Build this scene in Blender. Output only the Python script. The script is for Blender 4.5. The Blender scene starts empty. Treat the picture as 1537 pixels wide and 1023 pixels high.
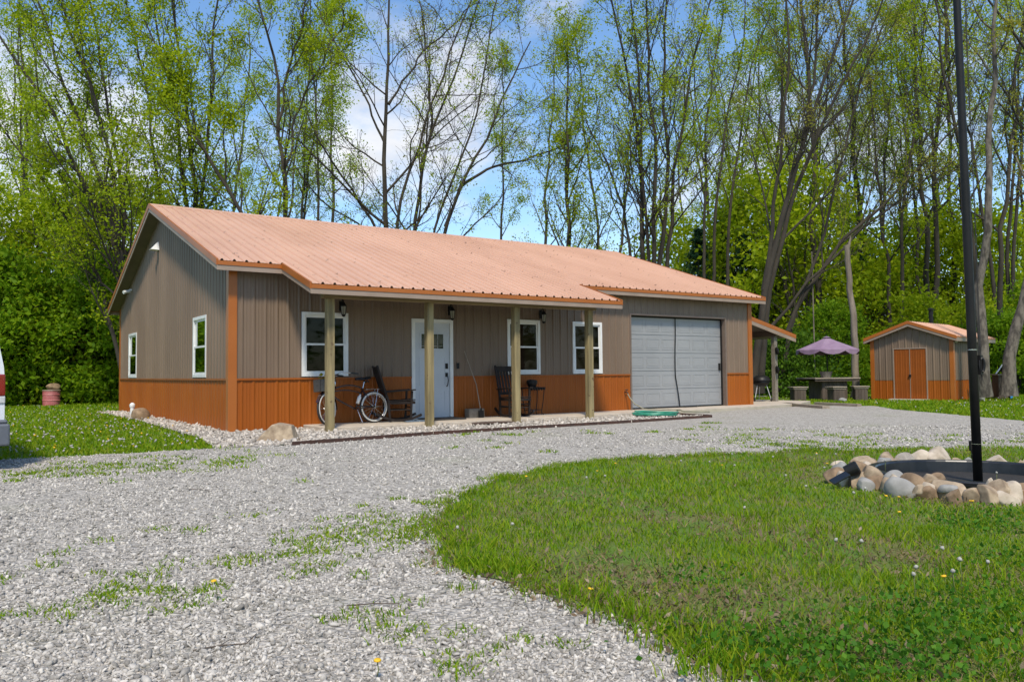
import bpy, math, random
import numpy as np
from mathutils import Vector, Matrix
R = math.radians
random.seed(7)
RNG = np.random.default_rng(11)
scene = bpy.context.scene
COL = scene.collection

# ------------------------------------------------------------------ camera
CP = np.array([-4.3058, -15.7435, 0.9838])
FW = np.array([0.56684889, 0.82284988, 0.04000523])
RT = np.array([0.82368647, -0.56696727, -0.00941899])
UP = np.array([-0.01493124, -0.03829091, 0.99915508])
FPX = 1213.81
cam_d = bpy.data.cameras.new('camera')
cam = bpy.data.objects.new('camera', cam_d)
COL.objects.link(cam)
M = Matrix(((RT[0], UP[0], -FW[0], CP[0]), (RT[1], UP[1], -FW[1], CP[1]), (RT[2], UP[2], -FW[2], CP[2]), (0, 0, 0, 1)))
cam.matrix_world = M
cam_d.sensor_width = 36.0
cam_d.lens = FPX / 1537 * 36.0
cam_d.clip_start = 0.05
cam_d.clip_end = 3000
scene.camera = cam

# ------------------------------------------------------------------ light
SUN_EL, SUN_AZ = R(54), R(212)     # azimuth clockwise from +Y (a point towards which the sun stands)
SUN_STR, SKY_STR = 2.9, 0.14
EXPOSURE = 0.62
sd = np.array([math.sin(SUN_AZ) * math.cos(SUN_EL), math.cos(SUN_AZ) * math.cos(SUN_EL), math.sin(SUN_EL)])
sun_l = bpy.data.lights.new('sun', 'SUN')
sun_l.energy = SUN_STR
sun_l.angle = R(7)
sun_l.color = (1.0, 0.91, 0.77)
sun = bpy.data.objects.new('sun', sun_l)
COL.objects.link(sun)
sun.rotation_euler = Vector(sd).to_track_quat('Z', 'Y').to_euler()
sun.location = (0, 0, 40)

def ray(x, y):
    return FW + (x - 768.5) / FPX * RT + (511.5 - y) / FPX * UP
def dep(x, y, t):
    return CP + t * ray(x, y)
def gnd(x, y, z=-0.08):
    d = ray(x, y)
    return CP + (z - CP[2]) / d[2] * d

world = bpy.data.worlds.new('World')
scene.world = world
world.use_nodes = True
nt = world.node_tree
nt.nodes.clear()
def wn(t, **k):
    n = nt.nodes.new(t)
    for a, b in k.items():
        setattr(n, a, b)
    return n
sky = wn('ShaderNodeTexSky', sky_type='NISHITA', sun_disc=False)
sky.sun_elevation = SUN_EL
sky.sun_rotation = SUN_AZ
sky.altitude = 100
sky.air_density = 1.0
sky.dust_density = 0.6
sky.ozone_density = 1.6
hs = wn('ShaderNodeHueSaturation')
hs.inputs['Saturation'].default_value = 1.15
hs.inputs['Value'].default_value = 1.0
nt.links.new(sky.outputs[0], hs.inputs['Color'])
tc = wn('ShaderNodeTexCoord')
mp = wn('ShaderNodeMapping')
mp.inputs['Scale'].default_value = (1, 1, 2.1)
nt.links.new(tc.outputs['Generated'], mp.inputs['Vector'])
no = wn('ShaderNodeTexNoise')
no.inputs['Scale'].default_value = 4.2
no.inputs['Detail'].default_value = 9
no.inputs['Roughness'].default_value = 0.62
nt.links.new(mp.outputs[0], no.inputs['Vector'])
def math_node(op, a, b=None, clamp=False):
    n = wn('ShaderNodeMath', operation=op, use_clamp=clamp)
    for i, v in enumerate((a, b)):
        if v is None:
            continue
        if isinstance(v, (int, float)):
            n.inputs[i].default_value = v
        else:
            nt.links.new(v, n.inputs[i])
    return n.outputs[0]
def blob(px, py, rad_out, rad_in, w):
    d = ray(px, py)
    d = d / np.linalg.norm(d)
    v = wn('ShaderNodeVectorMath', operation='DOT_PRODUCT')
    nt.links.new(tc.outputs['Generated'], v.inputs[0])
    v.inputs[1].default_value = tuple(d)
    m = wn('ShaderNodeMapRange', interpolation_type='SMOOTHSTEP')
    m.inputs['From Min'].default_value = math.cos(rad_out)
    m.inputs['From Max'].default_value = math.cos(rad_in)
    m.inputs['To Max'].default_value = w
    nt.links.new(v.outputs['Value'], m.inputs['Value'])
    return m.outputs[0]
acc = math_node('MULTIPLY', math_node('SUBTRACT', no.outputs['Fac'], 0.55), 2.6)
for b in ((600, 150, .15, .05, .62), (470, 185, .12, .03, .35), (720, 150, .11, .03, .35), (10, 260, .26, .05, .75), (1130, 330, .22, .03, .6), (830, -10, .06, .01, .5), (1560, 200, .2, .02, .35), (330, -20, .1, .02, .35), (700, 420, .3, .05, .35)):
    acc = math_node('ADD', acc, blob(*b))
cl = wn('ShaderNodeMapRange', interpolation_type='SMOOTHSTEP')
cl.inputs['From Min'].default_value = 0.12
cl.inputs['From Max'].default_value = 0.95
cl.inputs['To Max'].default_value = 0.95
nt.links.new(acc, cl.inputs['Value'])
no2 = wn('ShaderNodeTexNoise')
no2.inputs['Scale'].default_value = 7
no2.inputs['Detail'].default_value = 6
nt.links.new(mp.outputs[0], no2.inputs['Vector'])
cr = wn('ShaderNodeValToRGB')
cr.color_ramp.elements[0].position = 0.35
cr.color_ramp.elements[0].color = (3.4, 3.55, 3.9, 1)
cr.color_ramp.elements[1].position = 0.65
cr.color_ramp.elements[1].color = (5.2, 5.15, 5.1, 1)
nt.links.new(no2.outputs['Fac'], cr.inputs['Fac'])
mix = wn('ShaderNodeMix', data_type='RGBA')
nt.links.new(cl.outputs[0], mix.inputs['Factor'])
nt.links.new(hs.outputs[0], mix.inputs['A'])
nt.links.new(cr.outputs[0], mix.inputs['B'])
bg = wn('ShaderNodeBackground')
bg.inputs['Strength'].default_value = SKY_STR
nt.links.new(mix.outputs['Result'], bg.inputs['Color'])
wo = wn('ShaderNodeOutputWorld')
nt.links.new(bg.outputs[0], wo.inputs['Surface'])

scene.view_settings.view_transform = 'Standard'
scene.view_settings.look = 'None'
scene.view_settings.exposure = EXPOSURE
scene.view_settings.gamma = 1.0
scene.view_settings.use_curve_mapping = False
scene.render.engine = 'CYCLES'
scene.cycles.max_bounces = 4
scene.cycles.diffuse_bounces = 3
scene.cycles.glossy_bounces = 2
scene.cycles.transparent_max_bounces = 4

# ------------------------------------------------------------------ materials
def hexc(r, g, b):
    f = lambda c: (c / 255 / 12.92) if c / 255 <= .04045 else ((c / 255 + .055) / 1.055) ** 2.4
    return (f(r), f(g), f(b))

def pm(name, c1, c2=None, scale=6.0, rough=0.6, bump=0.0, bscale=None, metal=0.0, stretch=(1, 1, 1), detail=6, island=0.0, spec=0.5, lo=.35, hi=.65, coat=0.0, speck=None):
    """procedural material: noise mix of two colours, optional fine bump, optional per-island tone change"""
    m = bpy.data.materials.new(name)
    m.use_nodes = True
    t = m.node_tree
    b = t.nodes['Principled BSDF']
    b.inputs['Roughness'].default_value = rough
    b.inputs['Metallic'].default_value = metal
    b.inputs['Specular IOR Level'].default_value = spec
    if coat:
        b.inputs['Coat Weight'].default_value = coat
    co = t.nodes.new('ShaderNodeTexCoord')
    ma = t.nodes.new('ShaderNodeMapping')
    ma.inputs['Scale'].default_value = stretch
    t.links.new(co.outputs['Object'], ma.inputs['Vector'])
    c2 = c2 or tuple(x * .85 for x in c1)
    n = t.nodes.new('ShaderNodeTexNoise')
    n.inputs['Scale'].default_value = scale
    n.inputs['Detail'].default_value = detail
    n.inputs['Roughness'].default_value = .6
    t.links.new(ma.outputs[0], n.inputs['Vector'])
    r = t.nodes.new('ShaderNodeValToRGB')
    r.color_ramp.elements[0].position = lo
    r.color_ramp.elements[1].position = hi
    r.color_ramp.elements[0].color = (*c1, 1)
    r.color_ramp.elements[1].color = (*c2, 1)
    t.links.new(n.outputs['Fac'], r.inputs['Fac'])
    out = r.outputs[0]
    if island:
        g = t.nodes.new('ShaderNodeNewGeometry')
        h = t.nodes.new('ShaderNodeHueSaturation')
        mr = t.nodes.new('ShaderNodeMapRange')
        mr.inputs['To Min'].default_value = 1 - island
        mr.inputs['To Max'].default_value = 1 + island
        t.links.new(g.outputs['Random Per Island'], mr.inputs['Value'])
        t.links.new(mr.outputs[0], h.inputs['Value'])
        t.links.new(out, h.inputs['Color'])
        out = h.outputs[0]
    if speck:
        sc, thr, colr = speck
        v = t.nodes.new('ShaderNodeTexNoise')
        v.inputs['Scale'].default_value = sc
        v.inputs['Detail'].default_value = 3
        t.links.new(co.outputs['Object'], v.inputs['Vector'])
        g2 = t.nodes.new('ShaderNodeMapRange')
        g2.inputs['From Min'].default_value = thr
        g2.inputs['From Max'].default_value = thr + .04
        g2.inputs['To Max'].default_value = .8
        t.links.new(v.outputs['Fac'], g2.inputs['Value'])
        mx = t.nodes.new('ShaderNodeMix')
        mx.data_type = 'RGBA'
        t.links.new(g2.outputs[0], mx.inputs['Factor'])
        t.links.new(out, mx.inputs['A'])
        mx.inputs['B'].default_value = (*colr, 1)
        out = mx.outputs['Result']
    t.links.new(out, b.inputs['Base Color'])
    if bump:
        n3 = t.nodes.new('ShaderNodeTexNoise')
        n3.inputs['Scale'].default_value = bscale or scale * 4
        n3.inputs['Detail'].default_value = 5
        t.links.new(ma.outputs[0], n3.inputs['Vector'])
        bu = t.nodes.new('ShaderNodeBump')
        bu.inputs['Strength'].default_value = bump
        bu.inputs['Distance'].default_value = .02
        t.links.new(n3.outputs['Fac'], bu.inputs['Height'])
        t.links.new(bu.outputs[0], b.inputs['Normal'])
    return m

def leafmat(name, cols, trans=.35, rough=.55):
    """leaf / grass: colour picked per leaf, part of the light shines through"""
    m = bpy.data.materials.new(name)
    m.use_nodes = True
    t = m.node_tree
    b = t.nodes['Principled BSDF']
    g = t.nodes.new('ShaderNodeNewGeometry')
    r = t.nodes.new('ShaderNodeValToRGB')
    r.color_ramp.elements[0].color = (*cols[0], 1)
    r.color_ramp.elements[1].color = (*cols[-1], 1)
    for i, c in enumerate(cols[1:-1]):
        e = r.color_ramp.elements.new((i + 1) / (len(cols) - 1))
        e.color = (*c, 1)
    t.links.new(g.outputs['Random Per Island'], r.inputs['Fac'])
    b.inputs['Roughness'].default_value = rough
    b.inputs['Specular IOR Level'].default_value = .12
    t.links.new(r.outputs[0], b.inputs['Base Color'])
    tr = t.nodes.new('ShaderNodeBsdfTranslucent')
    h = t.nodes.new('ShaderNodeHueSaturation')
    h.inputs['Value'].default_value = 1.5
    h.inputs['Hue'].default_value = .49
    t.links.new(r.outputs[0], h.inputs['Color'])
    t.links.new(h.outputs[0], tr.inputs['Color'])
    mx = t.nodes.new('ShaderNodeMixShader')
    mx.inputs['Fac'].default_value = trans
    t.links.new(b.outputs[0], mx.inputs[1])
    t.links.new(tr.outputs[0], mx.inputs[2])
    t.links.new(mx.outputs[0], t.nodes['Material Output'].inputs['Surface'])
    return m

def glassmat(name, tint=(.5, .52, .52)):
    m = bpy.data.materials.new(name)
    m.use_nodes = True
    t = m.node_tree
    t.nodes.remove(t.nodes['Principled BSDF'])
    tr = t.nodes.new('ShaderNodeBsdfTransparent')
    tr.inputs['Color'].default_value = (*tint, 1)
    gl = t.nodes.new('ShaderNodeBsdfGlossy')
    gl.inputs['Roughness'].default_value = .03
    gl.inputs['Color'].default_value = (.6, .65, .65, 1)
    fr = t.nodes.new('ShaderNodeFresnel')
    fr.inputs['IOR'].default_value = 1.33
    mx = t.nodes.new('ShaderNodeMixShader')
    t.links.new(fr.outputs[0], mx.inputs['Fac'])
    t.links.new(tr.outputs[0], mx.inputs[1])
    t.links.new(gl.outputs[0], mx.inputs[2])
    t.links.new(mx.outputs[0], t.nodes['Material Output'].inputs['Surface'])
    return m

def gravelmat(name, c_lo, c_hi, scale, dirt=(.30, .27, .22), tint=(.2, .22, .1)):
    m = bpy.data.materials.new(name)
    m.use_nodes = True
    t = m.node_tree
    b = t.nodes['Principled BSDF']
    b.inputs['Roughness'].default_value = .85
    b.inputs['Specular IOR Level'].default_value = .25
    co = t.nodes.new('ShaderNodeTexCoord')
    v = t.nodes.new('ShaderNodeTexVoronoi')
    v.inputs['Scale'].default_value = scale
    t.links.new(co.outputs['Object'], v.inputs['Vector'])
    sx = t.nodes.new('ShaderNodeSeparateColor')
    t.links.new(v.outputs['Color'], sx.inputs[0])
    r = t.nodes.new('ShaderNodeValToRGB')
    r.color_ramp.elements[0].color = (*c_lo, 1)
    r.color_ramp.elements[1].color = (*c_hi, 1)
    e = r.color_ramp.elements.new(.12)
    e.color = (*[x * .6 + y * .4 for x, y in zip(c_lo, c_hi)], 1)
    t.links.new(sx.outputs[0], r.inputs['Fac'])
    # dirt showing between stones
    d = t.nodes.new('ShaderNodeMapRange')
    d.inputs['From Min'].default_value = .45
    d.inputs['From Max'].default_value = .85
    d.inputs['To Max'].default_value = .75
    t.links.new(v.outputs['Distance'], d.inputs['Value'])
    mx = t.nodes.new('ShaderNodeMix')
    mx.data_type = 'RGBA'
    t.links.new(d.outputs[0], mx.inputs['Factor'])
    t.links.new(r.outputs[0], mx.inputs['A'])
    mx.inputs['B'].default_value = (*dirt, 1)
    # large worn patches
    n = t.nodes.new('ShaderNodeTexNoise')
    n.inputs['Scale'].default_value = .55
    n.inputs['Detail'].default_value = 7
    t.links.new(co.outputs['Object'], n.inputs['Vector'])
    d2 = t.nodes.new('ShaderNodeMapRange')
    d2.inputs['From Min'].default_value = .56
    d2.inputs['From Max'].default_value = .78
    d2.inputs['To Max'].default_value = .45
    t.links.new(n.outputs['Fac'], d2.inputs['Value'])
    mx2 = t.nodes.new('ShaderNodeMix')
    mx2.data_type = 'RGBA'
    t.links.new(d2.outputs[0], mx2.inputs['Factor'])
    t.links.new(mx.outputs['Result'], mx2.inputs['A'])
    mx2.inputs['B'].default_value = (*tint, 1)
    n5 = t.nodes.new('ShaderNodeTexNoise')
    n5.inputs['Scale'].default_value = 9
    n5.inputs['Detail'].default_value = 9
    n5.inputs['Roughness'].default_value = .75
    t.links.new(co.outputs['Object'], n5.inputs['Vector'])
    m5 = t.nodes.new('ShaderNodeMapRange')
    m5.inputs['From Min'].default_value = .3
    m5.inputs['From Max'].default_value = .7
    m5.inputs['To Min'].default_value = .72
    m5.inputs['To Max'].default_value = 1.3
    t.links.new(n5.outputs['Fac'], m5.inputs['Value'])
    h5 = t.nodes.new('ShaderNodeHueSaturation')
    t.links.new(m5.outputs[0], h5.inputs['Value'])
    t.links.new(mx2.outputs['Result'], h5.inputs['Color'])
    t.links.new(h5.outputs[0], b.inputs['Base Color'])
    bu = t.nodes.new('ShaderNodeBump')
    bu.inputs['Strength'].default_value = .9
    bu.inputs['Distance'].default_value = .02
    bu.invert = True
    t.links.new(v.outputs['Distance'], bu.inputs['Height'])
    t.links.new(bu.outputs[0], b.inputs['Normal'])
    return m

MT = dict(
    taupe=pm('taupe_siding', (.142, .096, .063), (.188, .131, .088), .8, .5, stretch=(1, 1, .25)),
    copper=pm('orange_steel', (.255, .063, .005), (.31, .083, .007), .8, .42, stretch=(1, 1, .3), spec=.3),
    trim=pm('orange_trim', (.31, .088, .010), (.36, .108, .014), 1.2, .4),
    roof=pm('copper_roof', (.515, .298, .198), (.60, .362, .248), .7, .36, stretch=(1, .25, 1), spec=.35, speck=(7.5, .665, (.20, .11, .07))),
    fascia=pm('pale_taupe_fascia', (.25, .185, .138), (.30, .225, .17), 2, .5),
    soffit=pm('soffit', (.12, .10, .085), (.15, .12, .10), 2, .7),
    white=pm('white_vinyl', (.70, .70, .68), (.62, .62, .60), 3, .4),
    sheddoor=pm('shed_door_paint', (.26, .066, .006), (.22, .055, .005), 1.5, .6, spec=.25),
    door=pm('white_door_paint', (.49, .515, .545), (.45, .475, .505), 1.5, .35),
    garage=pm('grey_garage_paint', (.25, .255, .258), (.285, .29, .292), .7, .45),
    jamb=pm('brown_jamb', (.14, .10, .08), (.17, .13, .10), 2, .5),
    black=pm('black_paint', (.010, .010, .010), (.016, .015, .015), 5, .45, spec=.25),
    blackw=pm('black_stained_wood', (.014, .011, .010), (.028, .02, .016), 8, .55, stretch=(1, 1, .2), spec=.2),
    rubber=pm('rubber', (.02, .02, .02), (.03, .03, .03), 6, .8),
    ww=pm('whitewall', (.62, .60, .55), (.52, .50, .46), 10, .6),
    chrome=pm('chrome', (.6, .6, .6), (.5, .5, .5), 5, .25, metal=1.0),
    maroon=pm('dark_maroon_enamel', (.03, .010, .008), (.04, .014, .01), 4, .25, coat=.4),
    post=pm('treated_post_wood', (.31, .245, .115), (.145, .115, .055), 9, .8, bump=.3, bscale=30, stretch=(1, 1, .09), speck=(8, .655, (.10, .06, .03))),
    beam=pm('treated_beam_wood', (.27, .20, .09), (.17, .12, .055), 5, .75, bump=.2, bscale=30, stretch=(.08, 1, 1)),
    conc=pm('pale_concrete', (.50, .43, .34), (.40, .34, .27), 2.5, .85, bump=.1, bscale=40),
    blind=pm('brown_blinds', (.16, .085, .05), (.10, .05, .03), 3, .6),
    glass=glassmat('window_glass'),
    lampglass=pm('lamp_glass', (.35, .33, .28), (.25, .24, .2), 6, .15),
    room_shade=pm('room_shade_box', (.012, .011, .010), (.008, .008, .008), 2, .9),  # near-black colour stands in for the shade indoors
    rust=pm('rusty_steel_edging', (.075, .032, .02), (.035, .018, .013), 9, .8, bump=.3),
    hose=pm('green_hose', (.02, .19, .11), (.04, .25, .17), 6, .35),
    hose2=pm('grey_hose', (.25, .24, .17), (.18, .18, .13), 12, .5),
    mat=pm('dark_doormat', (.02, .02, .02), (.035, .03, .028), 20, .95),
    mat2=pm('brown_mat', (.10, .06, .04), (.06, .04, .03), 14, .95, bump=.3),
    cloth=pm('slate_blue_cloth', (.06, .09, .13), (.10, .14, .18), 8, .9),
    grey=pm('weathered_grey', (.22, .19, .15), (.15, .13, .10), 9, .9, bump=.3),
    wood_old=pm('weathered_dark_wood', (.055, .04, .03), (.10, .075, .055), 6, .85, bump=.3, stretch=(1, 1, .15)),
    wood_top=pm('weathered_board_top', (.30, .25, .19), (.21, .17, .13), 5, .85, stretch=(.2, 1, 1)),
    purple=pm('faded_purple_canvas', (.205, .13, .20), (.26, .18, .25), 2.5, .85),
    pink=pm('faded_red_plastic', (.36, .085, .09), (.44, .15, .15), 4, .55),
    vanw=pm('white_van_paint', (.62, .64, .68), (.58, .60, .64), 1, .25, coat=.5),
    vanb=pm('grey_bumper_plastic', (.09, .10, .12), (.11, .12, .14), 4, .5),
    red=pm('red_lens', (.22, .003, .006), (.15, .002, .004), 8, .12, coat=.6),
    silver=pm('silver_reflector', (.5, .5, .5), (.4, .4, .4), 8, .3),
    van_glass=pm('dark_tinted_glass', (.01, .012, .014), (.015, .016, .018), 3, .05),
    rock=pm('tan_fieldstone', (.19, .135, .085), (.42, .33, .225), 7, .85, bump=.35, bscale=16),
    rock2=pm('grey_fieldstone', (.19, .185, .17), (.33, .32, .30), 5, .8, bump=.25, bscale=18),
    rock3=pm('ochre_fieldstone', (.14, .09, .05), (.30, .205, .12), 7, .8, bump=.35, bscale=16),
    rock4=pm('pale_fieldstone', (.32, .26, .19), (.55, .47, .37), 6, .8, bump=.35, bscale=14),
    liner=pm('black_plastic', (.012, .013, .016), (.022, .023, .026), 9, .32),
    dirt=pm('dark_soil', (.014, .012, .010), (.03, .025, .02), 9, .95, bump=.5),
    bark=pm('grey_brown_bark', (.056, .046, .032), (.027, .022, .016), 3.5, .95, bump=.6, bscale=14, stretch=(1, 1, .3)),
    bark_l=pm('pale_grey_bark', (.155, .132, .105), (.055, .046, .037), 7, .95, bump=1.0, bscale=11, stretch=(1, 1, .4), lo=.42, hi=.6),
    bark_d=pm('dark_bark', (.046, .038, .027), (.024, .02, .015), 3.5, .95, bump=.6, bscale=14, stretch=(1, 1, .3)),
    snag=pm('barkless_grey_wood', (.27, .225, .175), (.13, .105, .08), 5, .9, bump=.5, stretch=(1, 1, .12)),
    blue=pm('blue_plastic', (.02, .20, .50), (.03, .25, .56), 4, .4),
    basket=pm('grey_wicker', (.09, .09, .08), (.05, .05, .045), 40, .9),
    yellow=pm('dandelion_yellow', (.75, .45, .01), (.65, .36, .01), 30, .7),
    seed=pm('seed_head_white', (.40, .39, .35), (.28, .27, .24), 40, .95),
    stem=pm('flower_stem', (.12, .17, .04), (.14, .13, .05), 10, .8),
)
MT['leaf_spring'] = leafmat('spring_leaves', [(.16, .25, .006), (.25, .34, .008), (.34, .41, .012), (.20, .29, .008)], .5)
MT['leaf_mid'] = leafmat('mid_green_leaves', [(.08, .17, .006), (.14, .26, .008), (.22, .34, .012), (.11, .21, .007)], .48)
MT['leaf_dark'] = leafmat('dark_green_leaves', [(.04, .10, .008), (.07, .15, .010), (.11, .20, .012)], .4)
MT['leaf_olive'] = leafmat('olive_buds', [(.22, .225, .026), (.28, .28, .034), (.33, .31, .05), (.22, .25, .024)], .45)
MT['leaf_fir'] = leafmat('fir_needles', [(.012, .040, .018), (.022, .062, .026), (.03, .075, .028)], .15)
MT['grass'] = leafmat('grass_blades', [(.075, .17, .004), (.13, .25, .005), (.20, .31, .008), (.28, .32, .020), (.11, .225, .004)], .44)
MT['grass_dry'] = leafmat('dry_grass', [(.20, .15, .07), (.27, .21, .105), (.15, .115, .045), (.14, .17, .02)], .3)
MT['litter'] = leafmat('leaf_litter', [(.13, .085, .05), (.21, .155, .10), (.28, .22, .15), (.09, .06, .04)], .1)
MT['clover'] = leafmat('broad_weed_leaves', [(.035, .115, .010), (.06, .165, .012), (.09, .20, .014)], .3)
MT['gravel'] = gravelmat('gravel_sheet', (.24, .22, .186), (.50, .465, .41), 38, dirt=(.16, .145, .122))
MT['river'] = gravelmat('river_gravel_sheet', (.24, .21, .17), (.55, .50, .44), 22, dirt=(.15, .13, .10), tint=(.28, .25, .2))
MT['gravel_st'] = pm('crushed_limestone', (.42, .392, .348), (.31, .288, .254), 30, .85, island=.5, bump=.2, bscale=90)
MT['river_st'] = pm('river_stones', (.44, .40, .35), (.33, .29, .24), 20, .75, island=.4)
def lawnmat():
    m = pm('lawn_turf', (.085, .155, .010), (.16, .19, .03), 1.1, .95, bump=.6, bscale=45, detail=9, lo=.4, hi=.66)
    return m
MT['lawn'] = lawnmat()
MT['soil'] = pm('thin_turf_soil', (.085, .155, .010), (.15, .135, .045), 1.6, .95, bump=.7, bscale=50, detail=9, lo=.42, hi=.62)

# ------------------------------------------------------------------ object helpers
def prop(o, label=None, cat=None, group=None, kind=None):
    if label: o['label'] = label
    if cat: o['category'] = cat
    if group: o['group'] = group
    if kind: o['kind'] = kind
    return o

def thing(name, label, cat, loc=(0, 0, 0), rotz=0.0, group=None):
    o = bpy.data.objects.new(name, None)
    o.empty_display_size = .2
    COL.objects.link(o)
    o.location = [float(c) for c in loc]
    o.rotation_euler = (0, 0, rotz)
    return prop(o, label, cat, group)

def np_mesh(name, V, F, mat=None, smooth=False):
    V = np.asarray(V, dtype=np.float32).reshape(-1, 3)
    F = np.asarray(F, dtype=np.int32)
    k = F.shape[1]
    me = bpy.data.meshes.new(name)
    me.vertices.add(len(V))
    me.vertices.foreach_set('co', V.ravel())
    me.loops.add(F.size)
    me.loops.foreach_set('vertex_index', F.ravel())
    me.polygons.add(len(F))
    me.polygons.foreach_set('loop_start', np.arange(0, F.size, k, dtype=np.int32))
    if smooth:
        me.polygons.foreach_set('use_smooth', np.ones(len(F), dtype=bool))
    me.update(calc_edges=True)
    me.validate()
    if mat: me.materials.append(mat)
    return me

def link(name, me, parent=None, loc=None):
    o = bpy.data.objects.new(name, me)
    COL.objects.link(o)
    if parent: o.parent = parent
    if loc is not None: o.location = [float(c) for c in loc]
    return o

class MB:
    """collects simple shapes into ONE mesh"""
    def __init__(s):
        s.v, s.f = [], []
    def add(s, vs, fs, mtx=None):
        b = len(s.v)
        for p in vs:
            p = Vector(p)
            if mtx is not None: p = mtx @ p
            s.v.append(tuple(p))
        s.f += [tuple(i + b for i in f) for f in fs]
        return s
    def box(s, x0, x1, y0, y1, z0, z1, mtx=None):
        vs = [(x, y, z) for z in (z0, z1) for y in (y0, y1) for x in (x0, x1)]
        return s.add(vs, [(0, 2, 3, 1), (4, 5, 7, 6), (0, 1, 5, 4), (2, 6, 7, 3), (0, 4, 6, 2), (1, 3, 7, 5)], mtx)
    def bar(s, p, q, w, h, up=(0, 0, 1)):
        p, q = Vector(p), Vector(q)
        d = (q - p)
        L = d.length
        d.normalize()
        u = Vector(up)
        a = d.cross(u)
        if a.length < 1e-4: a = d.cross(Vector((1, 0, 0)))
        a.normalize()
        b = a.cross(d)
        m = Matrix((( d.x, a.x, b.x, p.x), (d.y, a.y, b.y, p.y), (d.z, a.z, b.z, p.z), (0, 0, 0, 1)))
        return s.box(0, L, -w / 2, w / 2, -h / 2, h / 2, m)
    def tube(s, pts, r, n=8, caps=True, closed=False):
        P = [Vector(p) for p in pts]
        rr = r if hasattr(r, '__len__') else [r] * len(P)
        b = len(s.v)
        m = len(P)
        prev = None
        for i, p in enumerate(P):
            if closed: t = P[(i + 1) % m] - P[i - 1]
            else: t = P[min(i + 1, m - 1)] - P[max(i - 1, 0)]
            t.normalize()
            if prev is None:
                a = t.orthogonal().normalized()
            else:
                a = (prev - t * prev.dot(t))
                a = a.normalized() if a.length > 1e-6 else t.orthogonal().normalized()
            prev = a
            c = t.cross(a)
            for k in range(n):
                th = 2 * math.pi * k / n
                s.v.append(tuple(p + rr[i] * (math.cos(th) * a + math.sin(th) * c)))
        for i in range(m if closed else m - 1):
            j = (i + 1) % m
            for k in range(n):
                l = (k + 1) % n
                s.f.append((b + i * n + k, b + i * n + l, b + j * n + l, b + j * n + k))
        if caps and not closed:
            s.f.append(tuple(b + k for k in reversed(range(n))))
            s.f.append(tuple(b + (m - 1) * n + k for k in range(n)))
        return s
    def lathe(s, prof, c=(0, 0, 0), n=20, mtx=None):
        b = len(s.v)
        for r, z in prof:
            for k in range(n):
                th = 2 * math.pi * k / n
                p = Vector((r * math.cos(th), r * math.sin(th), z))
                if mtx is not None: p = mtx @ p
                s.v.append((p.x + c[0], p.y + c[1], p.z + c[2]))
        for i in range(len(prof) - 1):
            for k in range(n):
                l = (k + 1) % n
                s.f.append((b + i * n + k, b + i * n + l, b + (i + 1) * n + l, b + (i + 1) * n + k))
        if prof[0][0] > 1e-5: s.f.append(tuple(b + k for k in reversed(range(n))))
        if prof[-1][0] > 1e-5: s.f.append(tuple(b + (len(prof) - 1) * n + k for k in range(n)))
        return s
    def prism(s, poly, z0, z1, mtx=None):
        n = len(poly)
        vs = [(x, y, z0) for x, y in poly] + [(x, y, z1) for x, y in poly]
        fs = [tuple(reversed(range(n))), tuple(range(n, 2 * n))] + [(i, (i + 1) % n, n + (i + 1) % n, n + i) for i in range(n)]
        return s.add(vs, fs, mtx)
    def build(s, name, mat, parent=None, smooth=False, bevel=0.0, loc=None):
        me = bpy.data.meshes.new(name)
        me.from_pydata(s.v, [], s.f)
        me.update()
        if mat: me.materials.append(mat)
        if smooth:
            for p in me.polygons: p.use_smooth = True
        o = link(name, me, parent, loc)
        if bevel:
            b = o.modifiers.new('bevel', 'BEVEL')
            b.width = bevel
            b.segments = 2
            b.limit_method = 'ANGLE'
        return o

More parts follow.
